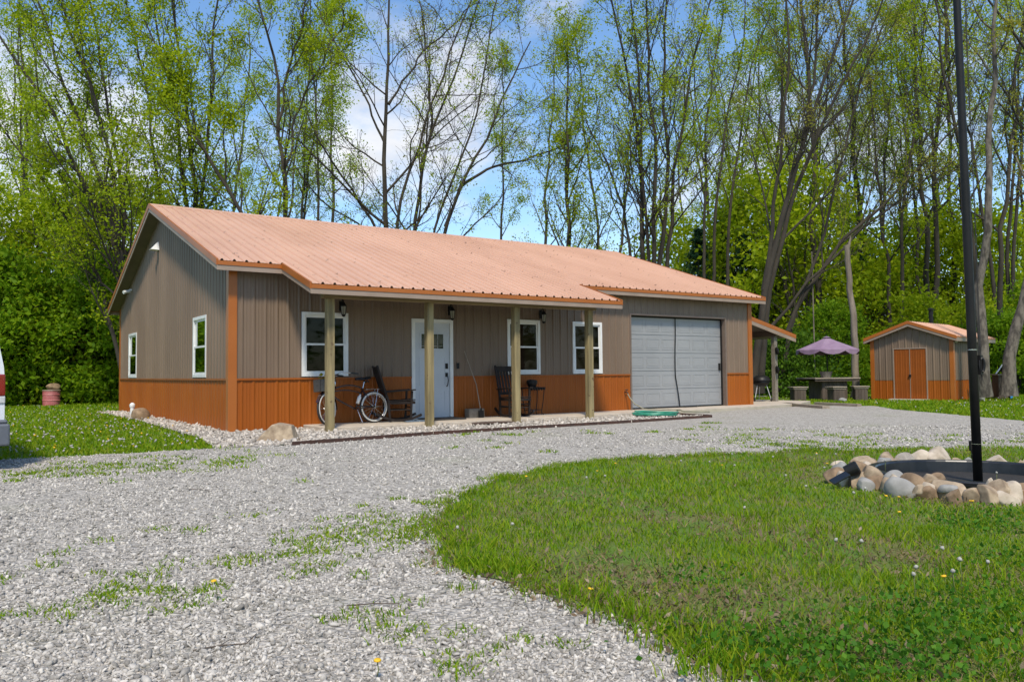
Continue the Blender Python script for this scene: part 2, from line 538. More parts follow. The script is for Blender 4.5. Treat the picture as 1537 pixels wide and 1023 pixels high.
# ribbed sheet: u runs along the wall, z up; fn(u, out, z) -> point
def ribbed(fn, u0, u1, z0, top, holes=(), pitch=.2286, rib=.022, phase=0.0, lap=0.0):
    mb = MB()
    pts = set([round(u0, 4), round(u1, 4)])
    prof = [(-.034, 0), (-.012, rib), (.012, rib), (.034, 0), (.072, 0), (.078, .004), (.090, .004), (.096, 0), (.134, 0), (.140, .004), (.152, .004), (.158, 0)]
    if lap: prof = [(-.052, 0), (-.051, -lap), (-.035, -lap), (-.034, 0), (-.014, rib), (.014, rib), (.034, 0), (.072, 0), (.078, .004), (.090, .004), (.096, 0), (.134, 0), (.140, .004), (.152, .004), (.158, 0)]
    P = []
    k = math.floor((u0 - phase) / pitch) - 1
    while phase + k * pitch < u1 + pitch:
        for du, o in prof:
            P.append((phase + k * pitch + du, o))
        k += 1
    def off(u):
        for (a, oa), (b, ob) in zip(P, P[1:]):
            if a <= u <= b:
                return oa + (ob - oa) * (u - a) / (b - a + 1e-9)
        return 0
    us = [u for u, _ in P if u0 < u < u1] + [u0, u1]
    for h in holes: us += [h[0], h[1]]
    us = sorted(set(round(u, 4) for u in us if u0 - 1e-6 <= u <= u1 + 1e-6))
    tf = top if callable(top) else (lambda u: top)
    for a, b in zip(us, us[1:]):
        if b - a < 1e-4: continue
        mid = (a + b) / 2
        cuts = sorted([(h[2], h[3]) for h in holes if h[0] < mid < h[1]])
        lo = z0
        segs = []
        for c0, c1 in cuts:
            if c0 > lo: segs.append((lo, c0))
            lo = max(lo, c1)
        segs.append((lo, None))
        oa, ob = off(a), off(b)
        for s0, s1 in segs:
            ta, tb = (tf(a), tf(b)) if s1 is None else (s1, s1)
            if ta <= s0 and tb <= s0: continue
            mb.add([fn(a, oa, s0), fn(b, ob, s0), fn(b, ob, max(tb, s0)), fn(a, oa, max(ta, s0))], [(0, 1, 2, 3)])
    return mb

# ------------------------------------------------------------------ ground, drive, lawn
Z0 = -0.10
def sheet(name, poly, z, mat, edge=0.0, seg=.25, jit=.05, bow=0.0):
    """a flat outline of its own, with a slightly ragged border"""
    pts = []
    n = len(poly)
    rr = random.Random(5)
    for i in range(n):
        a, b = np.array(poly[i], float), np.array(poly[(i + 1) % n], float)
        L = np.linalg.norm(b - a)
        m = max(1, int(L / seg))
        for k in range(m):
            p = a + (b - a) * k / m
            nrm = np.array([-(b - a)[1], (b - a)[0]]) / (L + 1e-9)
            p = p + nrm * rr.uniform(-jit, jit)
            pts.append((p[0], p[1]))
    mb = MB()
    mb.add([(x, y, z) for x, y in pts], [tuple(range(len(pts)))])
    o = mb.build(name, mat)
    me = o.data
    if me.polygons[0].normal.z < 0: me.flip_normals()
    prop(o, kind='structure')
    return o, pts

def smooth_poly(pts, it=2):
    for _ in range(it):
        q = []
        for i in range(len(pts)):
            a, b = np.array(pts[i]), np.array(pts[(i + 1) % len(pts)])
            q += [tuple(.75 * a + .25 * b), tuple(.25 * a + .75 * b)]
        pts = q
    return pts

def inside(P, poly):
    x, y = P[:, 0], P[:, 1]
    c = np.zeros(len(P), bool)
    q = np.array(poly)
    j = len(q) - 1
    for i in range(len(q)):
        xi, yi, xj, yj = q[i][0], q[i][1], q[j][0], q[j][1]
        hit = ((yi > y) != (yj > y)) & (x < (xj - xi) * (y - yi) / (yj - yi + 1e-12) + xi)
        c ^= hit
        j = i
    return c

def edge_dist(P, poly):
    q = np.array(poly)
    d = np.full(len(P), 1e9)
    for i in range(len(q)):
        a, b = q[i], q[(i + 1) % len(q)]
        ab = b - a
        t = np.clip(((P[:, :2] - a) @ ab) / (ab @ ab + 1e-12), 0, 1)
        d = np.minimum(d, np.linalg.norm(P[:, :2] - (a + t[:, None] * ab), axis=1))
    return d

g = MB()
g.add([(-500, -500, Z0), (500, -500, Z0), (500, 500, Z0), (-500, 500, Z0)], [(0, 1, 2, 3)])
prop(g.build('ground', MT['lawn']), kind='structure')

DRIVE = [(-30, -2.9), (-3.8, -3.23), (-1.05, -3.40), (0, -3.60), (2.64, -3.16), (7.49, -3.0), (10.2, -2.83), (10.4, -1.2), (14.5, -.9), (17.0, -.5), (18.2, -2.0), (16.6, -3.6), (14.9, -6.2), (13.5, -8.3), (12.6, -11), (12.2, -15), (14, -22), (8, -30), (-30, -30)]
drive, _ = sheet('gravel_drive', DRIVE, -.080, MT['gravel'], jit=.08)
BED = [(-.75, 11.5), (.02, 11.5), (.02, -.02), (1.5, -.02), (1.5, -1.2), (9.9, -1.0), (10.35, -1.25), (10.2, -2.83), (7.49, -3.04), (2.64, -3.18), (-.05, -3.62), (-1.1, -3.36), (-.78, -.8), (-.62, 6)]
bed, _ = sheet('gravel_bed', BED, -.074, MT['river'], jit=.04)
ISL = smooth_poly([(-2.12, -14.6), (-1.97, -13.5), (-1.90, -12.7), (-2.1, -11.95), (-1.85, -11.3), (-1.3, -10.35), (-.5, -9.5), (.5, -8.75), (1.7, -8.3), (3.0, -8.45), (4.6, -8.95), (6.2, -9.8), (7.7, -10.9), (8.8, -13), (8.6, -16), (6.5, -18.6), (3, -19.5), (0, -18.5), (-1.7, -16.5)], 2)
isl_o, ISLP = sheet('grass_island', ISL, -.074, MT['soil'], jit=.06, seg=.12)

slab = MB()
slab.prism([(1.45, 12.0), (1.45, -1.22), (8.0, -1.25), (10.0, -1.02), (14.6, -.78), (17.0, -.35), (18.6, .45), (18.6, 12.0)], -.11, 0)
prop(slab.build('concrete_pad', MT['conc'], bevel=.012), kind='structure')

# ------------------------------------------------------------------ house
L, W = 15.14, 12.34
HW = .914
OV = .30
SL = .3375
RZ = 5.33
EY0, PY = -OV, -1.83
def rz(y): return RZ - SL * abs(y - W / 2)
house = thing('house', 'long taupe metal house with orange wainscot, copper roof and front porch', 'house')
GL0, GL1, GZ1 = 10.33, 13.98, 2.50
wins_f = [(1.42, 2.39), (6.40, 7.34), (8.37, 9.31)]
wins_l = [(1.65, 2.76), (9.45, 10.70)]
WZ0, WZ1 = .97, 2.25
DX0, DX1, DZ1 = 3.88, 4.90, 2.19
holes_f = [(a, b, WZ0, WZ1) for a, b in wins_f] + [(DX0, DX1, -.1, DZ1), (GL0, GL1, -.1, GZ1)]
front = lambda u, o, z: (u, -o, z)
left = lambda u, o, z: (-o, u, z)
ribbed(front, 0, L, HW, rz(0) - .10, holes_f).build('wall', MT['taupe'], house)
for a_, b_ in ((0, DX0), (DX1, GL0), (GL1, L)): ribbed(front, a_, b_, -.10, HW - .012, [], rib=.014, pitch=.2286).build('wainscot', MT['copper'], house)
ribbed(lambda u, o, z: (-o, u, z), 0, W, HW, lambda u: rz(u) - .10, [(a, b, WZ0, WZ1) for a, b in wins_l], phase=.05).build('wall', MT['taupe'], house)
ribbed(lambda u, o, z: (-o, u, z), 0, W, -.10, HW - .012, [], phase=.05, rib=.014).build('wainscot', MT['copper'], house)
ribbed(lambda u, o, z: (L + o, u, z), 0, W, -.1, lambda u: rz(u) - .10).build('wall', MT['taupe'], house)
bk = MB()
bk.box(0.02, L - .02, W - .06, W, -.1, rz(W) - .1)
bk.build('wall', MT['taupe'], house)
for x0, x1, y0, y1 in ((.13, DX0 - .002, -.032, .002), (DX1 + .002, GL0 - .052, -.032, .002), (GL1 + .052, L - .13, -.032, .002), (-.032, .002, .13, W - .12)):
    MB().box(x0, x1, y0, y1, HW - .014, HW + .022).build('wainscot_cap', MT['copper'], house)
zt_ = rz(0) - .13
for pl_ in ([(-.034, -.034), (.13, -.034), (.13, -.002), (-.002, -.002), (-.002, .13), (-.034, .13)], [(L - .13, -.034), (L + .034, -.034), (L + .034, .13), (L + .002, .13), (L + .002, -.002), (L - .13, -.002)],
            [(-.034, W - .12), (-.002, W - .12), (-.002, W + .03), (-.034, W + .03)]):
    MB().prism(pl_, -.11, zt_).build('corner_trim', MT['trim'], house)

# roof: ribbed skin on both slopes with the porch as an extension of the front one
XR0, XR1 = -OV, L + OV
PX0, PX1 = .93, 8.35
def rooffn(sign):
    def fn(u, o, s):      # s = distance in y from the ridge
        return (u, W / 2 + sign * s, RZ - SL * s + o)
    return fn
rf = MB()
for (a, b, s1) in ((XR0, PX0, W / 2 + OV), (PX0, PX1, W / 2 - PY), (PX1, XR1, W / 2 + OV)):
    m = ribbed(rooffn(-1), a, b, 0.0, s1, rib=.034, lap=.016)
    rf.add(m.v, m.f)
m = ribbed(rooffn(1), XR0, XR1, 0.0, W / 2 + OV, rib=.034, lap=.016)
rf.add(m.v, m.f)
roof = rf.build('roof', MT['roof'], house)
# ridge cap
rc = MB()
rc.add([(XR0 - .01, W / 2 - .2, RZ - SL * .2 + .024), (XR1 + .01, W / 2 - .2, RZ - SL * .2 + .024), (XR1 + .01, W / 2, RZ + .036), (XR0 - .01, W / 2, RZ + .036),
        (XR1 + .01, W / 2 + .2, RZ - SL * .2 + .024), (XR0 - .01, W / 2 + .2, RZ - SL * .2 + .024)], [(0, 1, 2, 3), (3, 2, 4, 5)])
rc.add([(XR0 - .01, W / 2 - .2, RZ - SL * .2 + .024), (XR1 + .01, W / 2 - .2, RZ - SL * .2 + .024), (XR1 + .01, W / 2 - .2, RZ - SL * .2 + .006), (XR0 - .01, W / 2 - .2, RZ - SL * .2 + .006)], [(0, 1, 2, 3)])
rc.build('ridge_cap', MT['roof'], roof)
# soffit / deck under the skin
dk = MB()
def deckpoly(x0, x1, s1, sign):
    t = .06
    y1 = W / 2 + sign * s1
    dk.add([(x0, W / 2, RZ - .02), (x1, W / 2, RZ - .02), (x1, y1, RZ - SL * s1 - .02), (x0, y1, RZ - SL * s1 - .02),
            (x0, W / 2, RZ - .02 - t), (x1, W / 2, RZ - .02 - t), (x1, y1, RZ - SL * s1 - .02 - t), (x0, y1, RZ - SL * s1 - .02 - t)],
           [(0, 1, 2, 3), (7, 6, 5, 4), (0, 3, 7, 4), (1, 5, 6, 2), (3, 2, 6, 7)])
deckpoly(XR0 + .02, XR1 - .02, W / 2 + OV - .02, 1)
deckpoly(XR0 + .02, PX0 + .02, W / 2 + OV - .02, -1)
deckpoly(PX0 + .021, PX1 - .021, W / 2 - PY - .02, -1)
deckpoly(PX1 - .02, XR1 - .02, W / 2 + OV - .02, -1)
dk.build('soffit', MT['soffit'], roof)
# fascia boards (pale) and drip / rake trim (orange)
fa, tr = MB(), MB()
def eave_boards(x0, x1, y, z):
    fa.box(x0, x1, y - .022, y, z - .185, z - .092)
    tr.box(x0, x1, y - .034, y - .002, z - .090, z - .012)
ez, pz = rz(EY0), rz(PY)
eave_boards(XR0 - .02, PX0 + .0, EY0, ez)
eave_boards(PX0 - .015, PX1 + .015, PY, pz)
eave_boards(PX1, XR1 + .02, EY0, ez)
eave_boards(XR0 - .02, XR1 + .02, W + OV + .034, ez)
def rake_boards(x, ya, yb, sgn):
    za, zb = rz(ya), rz(yb)
    d = .024 * sgn
    for bmx, t0, t1, xo, xi in ((fa, .175, .092, d, 0), (tr, .090, -.030, d * 1.55, d * .05)):
        xs = sorted((x + xo, x + xi))
        vs = []
        for xx in xs:
            vs += [(xx, ya, za - t0), (xx, yb, zb - t0), (xx, yb, zb - t1), (xx, ya, za - t1)]
        bmx.add(vs, [(0, 1, 2, 3), (7, 6, 5, 4), (0, 4, 5, 1), (1, 5, 6, 2), (2, 6, 7, 3), (3, 7, 4, 0)])
rake_boards(XR0, EY0 - .02, W / 2, -1)
rake_boards(XR0, W / 2 + .001, W + OV + .03, -1)
rake_boards(XR1, EY0 - .02, W / 2, 1)
rake_boards(XR1, W / 2 + .001, W + OV + .03, 1)
rake_boards(PX0, PY - .02, EY0 - .03, -1)
rake_boards(PX1, PY - .02, EY0 - .03, 1)
fa.build('fascia', MT['fascia'], roof)
tr.build('drip_trim', MT['trim'], roof)

# porch
pb = MB()
pb.box(1.30, 7.92, -1.46, -1.32, 2.42, 2.63)
pb.build('porch_beam', MT['beam'], house, bevel=.006)
for x in (1.45, 3.555, 5.68, 7.74):
    p = MB()
    p.box(x - .072, x + .072, -1.46, -1.316, -.12, 2.418)
    p.build('porch_post', MT['post'], house, bevel=.008)

def window(fn, u0, u1, z0, z1, blind, name='window'):
    """fn(u, out, z): out is towards the outside"""
    fr = MB()
    def bx(mb, a, b, o0, o1, c, d):
        vs = [fn(u, o, z) for z in (c, d) for o in (o0, o1) for u in (a, b)]
        mb.add(vs, [(0, 2, 3, 1), (4, 5, 7, 6), (0, 1, 5, 4), (2, 6, 7, 3), (0, 4, 6, 2), (1, 3, 7, 5)])
    w = .058
    bx(fr, u0 - .01, u0 + w, -.03, .036, z0 - .01, z1 + .01)
    bx(fr, u1 - w, u1 + .01, -.03, .036, z0 - .01, z1 + .01)
    bx(fr, u0 + w, u1 - w, -.03, .036, z0 - .01, z0 + w)
    bx(fr, u0 + w, u1 - w, -.03, .036, z1 - w, z1 + .01)
    f = fr.build(name, MT['white'], house, bevel=.004)
    zm = (z0 + z1) / 2
    sa = MB()
    s = .032
    for c, d, o in ((z0 + w, zm + .02, .024), (zm - .02, z1 - w, .003)):
        bx(sa, u0 + w, u0 + w + s, o - .02, o, c, d)
        bx(sa, u1 - w - s, u1 - w, o - .02, o, c, d)
        bx(sa, u0 + w + s, u1 - w - s, o - .02, o, c, c + .04)
        bx(sa, u0 + w + s, u1 - w - s, o - .02, o, d - .04, d)
    sa.build('sash', MT['white'], f)
    gl = MB()
    gl.add([fn(u0 + w, .014, z0 + w), fn(u1 - w, .014, z0 + w), fn(u1 - w, .014, zm), fn(u0 + w, .014, zm)], [(0, 1, 2, 3)])
    gl.add([fn(u0 + w, -.007, zm), fn(u1 - w, -.007, zm), fn(u1 - w, -.007, z1 - w), fn(u0 + w, -.007, z1 - w)], [(0, 1, 2, 3)])
    gl.build('pane', MT['glass'], f)
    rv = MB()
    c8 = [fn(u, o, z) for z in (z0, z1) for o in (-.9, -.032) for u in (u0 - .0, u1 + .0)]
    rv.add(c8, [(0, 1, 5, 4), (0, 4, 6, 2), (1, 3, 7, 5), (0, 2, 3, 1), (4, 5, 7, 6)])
    rv.build('room_shade_box', MT['room_shade'], f)  # added box behind the panes, indoor shade put into its black colour
    if blind:
        bl = MB()
        z = zm - .30 * (blind == 2) - .02
        z = z0 + w if blind == 2 else zm
        while z < z1 - w:
            vs = [fn(u0 + .02, -.10, z), fn(u1 - .02, -.10, z), fn(u1 - .02, -.075, z + .042), fn(u0 + .02, -.075, z + .042)]
            bl.add(vs, [(0, 1, 2, 3)])
            z += .048
        bl.build('blind', MT['blind'], f)
    return f
for (a, b), bl in zip(wins_f, (0, 2, 2)): window(front, a, b, WZ0, WZ1, bl)
for a, b in wins_l: window(left, a, b, WZ0, WZ1, 0)

# entry door
dr = MB()
dr.box(DX0 + .075, DX1 - .075, .0, .045, .02, DZ1 - .075)
door = dr.build('door', MT['door'], house)
df = MB()
df.box(DX0 - .01, DX0 + .072, -.040, .06, 0.002, DZ1 + .01)
df.box(DX1 - .072, DX1 + .01, -.040, .06, 0.002, DZ1 + .01)
df.box(DX0 + .072, DX1 - .072, -.040, .06, DZ1 - .072, DZ1 + .01)
df.build('door_frame', MT['white'], house, bevel=.006)
xm0, xm1 = DX0 + .075, DX1 - .075
mo = MB()
def ring(a, b, c, d, t=.022, y0=-.012, y1=.001):
    mo.box(a, b, y0, y1, c, c + t); mo.box(a, b, y0, y1, d - t, d)
    mo.box(a, a + t, y0, y1, c + t, d - t); mo.box(b - t, b, y0, y1, c + t, d - t)
ring(xm0 + .13, xm1 - .13, 1.52, 1.90, .03, -.018)
for a, b in ((xm0 + .11, xm0 + .40), (xm1 - .40, xm1 - .11)):
    ring(a, b, .74, 1.36, .014, -.008); ring(a, b, .16, .62, .014, -.008)
mo.build('moulding', MT['door'], door)
li = MB()
li.box(xm0 + .16, xm1 - .16, -.006, -.002, 1.55, 1.87)
lite = li.build('lite', MT['van_glass'], door)
lc = MB()
for k in range(1, 4): 
    xx = xm0 + .16 + k * (xm1 - xm0 - .32) / 4
    lc.box(xx - .003, xx + .003, -.010, -.0062, 1.55, 1.87)
lc.box(xm0 + .165, xm1 - .165, -.0105, -.0063, 1.60, 1.606)
lc.build('came', MT['silver'], lite)
dh = MB()
hx = xm1 - .075
dh.box(hx - .033, hx + .033, -.02, -.001, 1.10, 1.22)
dh.build('deadbolt', MT['black'], door, bevel=.006)
dh = MB()
dh.box(hx - .03, hx + .03, -.018, -.001, .92, 1.01)
dh.tube([(hx, -.015, .95), (hx, -.06, .93), (hx + .005, -.075, .85), (hx, -.06, .74), (hx - .005, -.02, .71)], .011, 8)
dh.build('handle', MT['black'], door, smooth=False)
th = MB()
th.box(DX0 + .073, DX1 - .073, -.05, .05, .001, .019)
th.build('threshold', MT['black'], house)
kb = MB()
kb.box(5.0, 5.065, -.045, -.02, 1.10, 1.23)
kb.build('doorbell', MT['black'], house, bevel=.006)

# wall lanterns
for x in (2.25, 4.83, 7.38):
    a = MB()
    a.box(x - .045, x + .045, -.035, -.02, 2.30, 2.50)
    a.tube([(x, -.03, 2.46), (x, -.09, 2.54), (x, -.14, 2.50), (x, -.14, 2.46)], .010, 6)
    a.lathe([(.012, .08), (.075, .0), (.075, -.012), (.02, -.012)], (x, -.14, 2.40), 6)
    a.lathe([(.02, -.0), (.048, -.0), (.04, -.03), (.012, -.05)], (x, -.14, 2.225), 6)
    for k in range(6):
        th_ = k * math.pi / 3
        a.tube([(x + .062 * math.cos(th_), -.14 + .062 * math.sin(th_), 2.39), (x + .046 * math.cos(th_), -.14 + .046 * math.sin(th_), 2.225)], .005, 4)
    lamp = a.build('wall_lantern', MT['black'], house)
    gq = MB()
    gq.lathe([(.040, 2.228), (.056, 2.387)], (x, -.14, 0), 6)
    gq.build('lamp_glass', MT['lampglass'], lamp)

# gable flood light and camera
a = MB()
a.add([(-.02, 6.42, 4.24), (-.02, 6.68, 4.24), (-.02, 6.55, 4.46), (-.22, 6.43, 4.25), (-.22, 6.67, 4.25), (-.05, 6.55, 4.45)], [(0, 1, 4, 3), (0, 3, 5, 2), (1, 2, 5, 4), (3, 4, 5), (0, 2, 1)])
a.build('floodlight', MT['white'], house)
a = MB()
a.tube([(-.02, 10.32, 3.56), (-.10, 10.32, 3.55)], .03, 8)
a.tube([(-.08, 10.32, 3.52), (-.26, 10.25, 3.47)], .05, 10)
a.build('security_camera', MT['white'], house)

# garage door
gd = MB()
GY = .14
gd.box(GL0 + .012, GL1 - .012, GY, GY + .05, .02, GZ1 - .02)
garage = gd.build('garage_door', MT['garage'], house)
gp = MB()
rows, cols = 5, 6
rh = (GZ1 - .06) / rows
cw = (GL1 - GL0 - .06) / cols
for i in range(rows):
    z0 = .03 + i * rh
    gp.box(GL0 + .013, GL1 - .013, GY - .010, GY - .0005, z0 + .012, z0 + rh - .010)
    for j in range(cols):
        x0 = GL0 + .03 + j * cw
        a0, a1, b0, b1 = x0 + .05, x0 + cw - .05, z0 + .095, z0 + rh - .095
        for d0, d1, yo in ((0, .02, -.020),):
            gp.box(a0, a1, GY - .016, GY - .0105, b0, b0 + .02); gp.box(a0, a1, GY - .016, GY - .0105, b1 - .02, b1)
            gp.box(a0, a0 + .02, GY - .016, GY - .0105, b0 + .02, b1 - .02); gp.box(a1 - .02, a1, GY - .016, GY - .0105, b0 + .02, b1 - .02)
        gp.box(a0 + .05, a1 - .05, GY - .0135, GY - .0105, b0 + .05, b1 - .05)
gp.build('door_section', MT['garage'], garage, bevel=.004)
a = MB(); a.box(GL1 - .13, GL1 - .075, GY - .05, GY - .0165, 1.02, 1.22); a.build('latch', MT['black'], garage)
sm = MB()
pts = []
for k in range(22):
    t = k / 21
    xx = (GL0 + GL1) / 2 - .10 + .010 * math.sin(t * 9) + (.16 * max(0, (.35 - t) / .35)) + .03 * t
    pts.append((xx, GY - .05 - .03 * max(0, .3 - t), .012 + t * (GZ1 - .05)))
sm.tube(pts, .016, 6)
sm.build('screen_seam', MT['black'], garage)
hm = MB()
hm.tube([(GL0 + .05, GY - .05, .018), (11.4, GY - .06, .02), (12.3, GY - .08, .018), (13.1, GY - .05, .02), (GL1 - .08, GY - .05, .016)], .018, 6)
hm.tube([(12.0, GY - .04, .02), (12.25, GY - .25, .02), (12.7, GY - .22, .02), (12.9, GY - .07, .02)], .014, 6)
hm.build('screen_hem', MT['black'], garage)
jb = MB()
jb.box(GL1 + .002, GL1 + .05, -.045, GY + .06, 0.002, GZ1 + .04)
jb.box(GL0 - .05, GL0 - .002, -.040, GY + .06, 0.002, GZ1 + .04)
jb.box(GL0 - .002, GL1 + .002, -.040, GY + .06, GZ1 - .006, GZ1 + .04)
jb.build('garage_jamb', MT['jamb'], house)
gt = MB()
gt.box(GL0 + .0, GL1 - .0, GY - .03, GY - .022, GZ1 - .05, GZ1 - .007)
gt.box(GL1 - .03, GL1 - .001, GY - .06, GY - .022, .02, GZ1 - .05)
gt.build('weather_strip', MT['black'], house)
sp = MB()
sp.tube([(10.08, -.02, .47), (10.08, -.10, .47), (10.09, -.13, .43)], .018, 8)
sp.tube([(10.04, -.09, .53), (10.12, -.09, .53)], .014, 6)
sp.tube([(10.08, -.09, .47), (10.08, -.09, .53)], .008, 6)
sp.build('spigot', MT['rust'], house)

# lean-to on the right gable
LX = 18.55
def lz(x): return 2.96 - .238 * (x - L)
lt = ribbed(lambda u, o, s: (L + .03 + s, u, lz(L + .03 + s) + o * .9), .95, 9.0, 0.0, LX - L)
ltr = lt.build('lean_to_roof', MT['roof'], house)
a = MB()
def slopebox(mb, x0, x1, y0, y1, top, bot):
    vs = [(x, y, lz(x) - t) for t in (bot, top) for y in (y0, y1) for x in (x0, x1)]
    mb.add(vs, [(0, 2, 3, 1), (4, 5, 7, 6), (0, 1, 5, 4), (2, 6, 7, 3), (0, 4, 6, 2), (1, 3, 7, 5)])
slopebox(a, L + .036, LX + .03, .92, .95, -.03, .10)
a.build('drip_trim', MT['trim'], ltr)
a = MB()
slopebox(a, L + .036, LX + .02, .925, .948, .102, .22)
a.build('fascia', MT['fascia'], ltr)
a = MB()
slopebox(a, L + .04, LX - .02, .96, 8.98, .02, .08)
a.build('soffit', MT['soffit'], ltr)
a = MB()
a.box(17.62, 17.76, 1.0, 8.9, 2.10, 2.30)
a.box(L + .05, 17.60, 4.9, 5.0, 1.98, 2.24)
a.build('lean_to_beam', MT['jamb'], ltr)
for y in (1.12, 8.7):
    a = MB()
    a.box(17.62, 17.76, y - .07, y + .07, -.02, 2.098)
    a.build('lean_to_post', MT['grey'], house, bevel=.006)

# ------------------------------------------------------------------ things on the porch
def bicycle(loc, rotz, lean):
    t = thing('bicycle', 'dark cruiser bicycle with whitewall tyres and front basket parked on the porch', 'bicycle', loc, rotz)
    r = .325
    def wheel(cx, steer):
        m = Matrix.Translation((cx, 0, r)) @ Matrix.Rotation(steer, 4, 'Z')
        def circ(rad, n=36, y=0):
            return [m @ Vector((rad * math.cos(2 * math.pi * k / n), y, rad * math.sin(2 * math.pi * k / n))) for k in range(n)]
        hub = MB().tube([m @ Vector((0, -.05, 0)), m @ Vector((0, .05, 0))], .022, 8).build('wheel', MT['chrome'], t)
        MB().tube(circ(r - .026), .026, 8, closed=True).build('tyre', MT['rubber'], hub, smooth=True)
        w = MB()
        for y in (-.018, .018): w.tube(circ(r - .036, 36, y), .017, 6, closed=True)
        w.build('whitewall', MT['ww'], hub, smooth=True)
        MB().tube(circ(r - .062), .012, 6, closed=True).build('rim', MT['chrome'], hub, smooth=True)
        s = MB()
        for k in range(18):
            a = 2 * math.pi * k / 18
            s.tube([m @ Vector((.02 * math.cos(a + .6), .03 * (-1) ** k, .02 * math.sin(a + .6))), m @ Vector(((r - .06) * math.cos(a), 0, (r - .06) * math.sin(a)))], .0025, 4, caps=False)
        s.build('spokes', MT['chrome'], hub)
        f = MB()
        for k in range(0, 15):
            a0, a1 = R(-5 + 11 * k), R(-5 + 11 * (k + 1))
            if cx > .5: pass
            q = [m @ Vector(((r + .02) * math.cos(a), y, (r + .02) * math.sin(a))) for a in (a0, a1) for y in (-.032, .032)]
            f.add(q, [(0, 1, 3, 2)])
        f.build('mudguard', MT['maroon'], t, smooth=True)
    wheel(1.02, 0)
    wheel(-.03, R(32))
    bb = Vector((.60, 0, .30)); st = Vector((.78, 0, .70)); hd1 = Vector((.16, 0, .72)); hd0 = Vector((.12, 0, .56))
    def arc(a, c, b, n=8):
        a, b, c = Vector(a), Vector(b), Vector(c)
        return [a * (1 - k / n) ** 2 + c * 2 * (k / n) * (1 - k / n) + b * (k / n) ** 2 for k in range(n + 1)]
    f = MB()
    f.tube([bb, st], .018, 8)
    f.tube(arc(hd1, (.52, 0, .84), st), .018, 8)
    f.tube(arc(hd1 - Vector((.01, 0, .06)), (.48, 0, .72), st - Vector((.03, 0, .10))), .014, 8)
    f.tube(arc(hd0, (.32, 0, .42), bb), .020, 8)
    f.tube([hd0 - Vector((.01, 0, .03)), hd1 + Vector((.01, 0, .04))], .022, 8)
    for y in (-.06, .06):
        f.tube([bb + Vector((0, y * .5, 0)), (1.02, y, r)], .011, 6)
        f.tube([st + Vector((0, y * .3, -.04)), (1.02, y, r)], .010, 6)
    f.build('frame', MT['maroon'], t, smooth=True)
    k = MB()
    k.tube([hd0, (.10, .05, .50), (-.03, .05, r)], .012, 6)
    k.tube([hd0, (.10, -.05, .50), (-.03, -.05, r)], .012, 6)
    k.build('fork', MT['maroon'], t, smooth=True)
    h = MB()
    h.tube([hd1, (.18, 0, .90)], .014, 8)
    for s_ in (-1, 1):
        h.tube([(.18, 0, .90), (.12, .10 * s_, .97), (.20, .24 * s_, 1.03), (.40, .31 * s_, 1.00)], .011, 8)
    hb = h.build('handlebar', MT['chrome'], t, smooth=True)
    for s_ in (-1, 1):
        MB().tube([(.38, .305 * s_, 1.002), (.52, .33 * s_, .985)], .017, 8).build('grip', MT['rubber'], hb)
    s = MB()
    s.tube([st, (.82, 0, .84)], .012, 8)
    s.build('seat_post', MT['chrome'], t)
    s = MB()
    prof = [(.62, .035, .93), (.70, .05, .935), (.80, .10, .93), (.88, .135, .945), (.93, .11, .95)]
    for (x0, w0, z0), (x1, w1, z1) in zip(prof, prof[1:]):
        s.add([(x0, -w0, z0 - .05), (x0, w0, z0 - .05), (x1, w1, z1 - .06), (x1, -w1, z1 - .06), (x0, -w0 * .7, z0), (x0, w0 * .7, z0), (x1, w1 * .7, z1), (x1, -w1 * .7, z1)],
              [(3, 2, 1, 0), (4, 5, 6, 7), (0, 1, 5, 4), (1, 2, 6, 5), (2, 3, 7, 6), (3, 0, 4, 7)])
    s.tube([(.84, -.06, .87), (.90, -.06, .83)], .02, 6); s.tube([(.84, .06, .87), (.90, .06, .83)], .02, 6)
    s.build('saddle', MT['black'], t, bevel=.012)
    b = MB()
    for (x0, x1, y0, y1) in ((-.22, -.21, -.16, .16), (.02, .03, -.16, .16), (-.22, .03, -.16, -.15), (-.22, .03, .15, .16)):
        b.box(x0, x1, y0, y1, .66, .90)
    b.box(-.21, .02, -.15, .15, .66, .67)
    bk_ = b.build('basket', MT['basket'], t)
    q = MB()
    for i in range(16):
        c = Vector((RNG.uniform(-.2, 0), RNG.uniform(-.13, .13), RNG.uniform(.90, .99)))
        q.add([c + Vector((-.02, 0, 0)), c + Vector((0, -.02, .015)), c + Vector((.02, 0, .0)), c + Vector((0, .02, -.015))], [(0, 1, 2, 3)])
    q.lathe([(.0, -.035), (.03, -.015), (.035, .0), (.03, .015), (0, .035)], (-.18, -.13, .99), 8)
    q.build('flowers', MT['leaf_olive'], t)
    rk = MB()
    for y in (-.06, 0, .06): rk.tube([(.80, y, .68), (1.25, y, .70)], .007, 5)
    for x in (.84, .95, 1.06, 1.17, 1.25): rk.tube([(x, -.06, .69), (x, .06, .69)], .006, 5)
    for y in (-.06, .06): rk.tube([(1.02, y, r), (1.10, y, .695)], .006, 5)
    rk.build('rear_rack', MT['chrome'], t)
    MB().tube([(.62, -.05, .27), (.66, -.16, .02)], .009, 6).build('kickstand', MT['chrome'], t)
    c = MB()
    c.lathe([(.035, .0), (.037, .14), (.022, .17), (.016, .20)], (0, 0, 0), 10, Matrix.Translation((.62, -.055, .40)) @ Matrix.Rotation(R(22), 4, 'Y'))
    c.build('water_bottle', MT['white'], t, smooth=True)
    cg = MB()
    mtx = Matrix.Translation((0, -.07, 0))
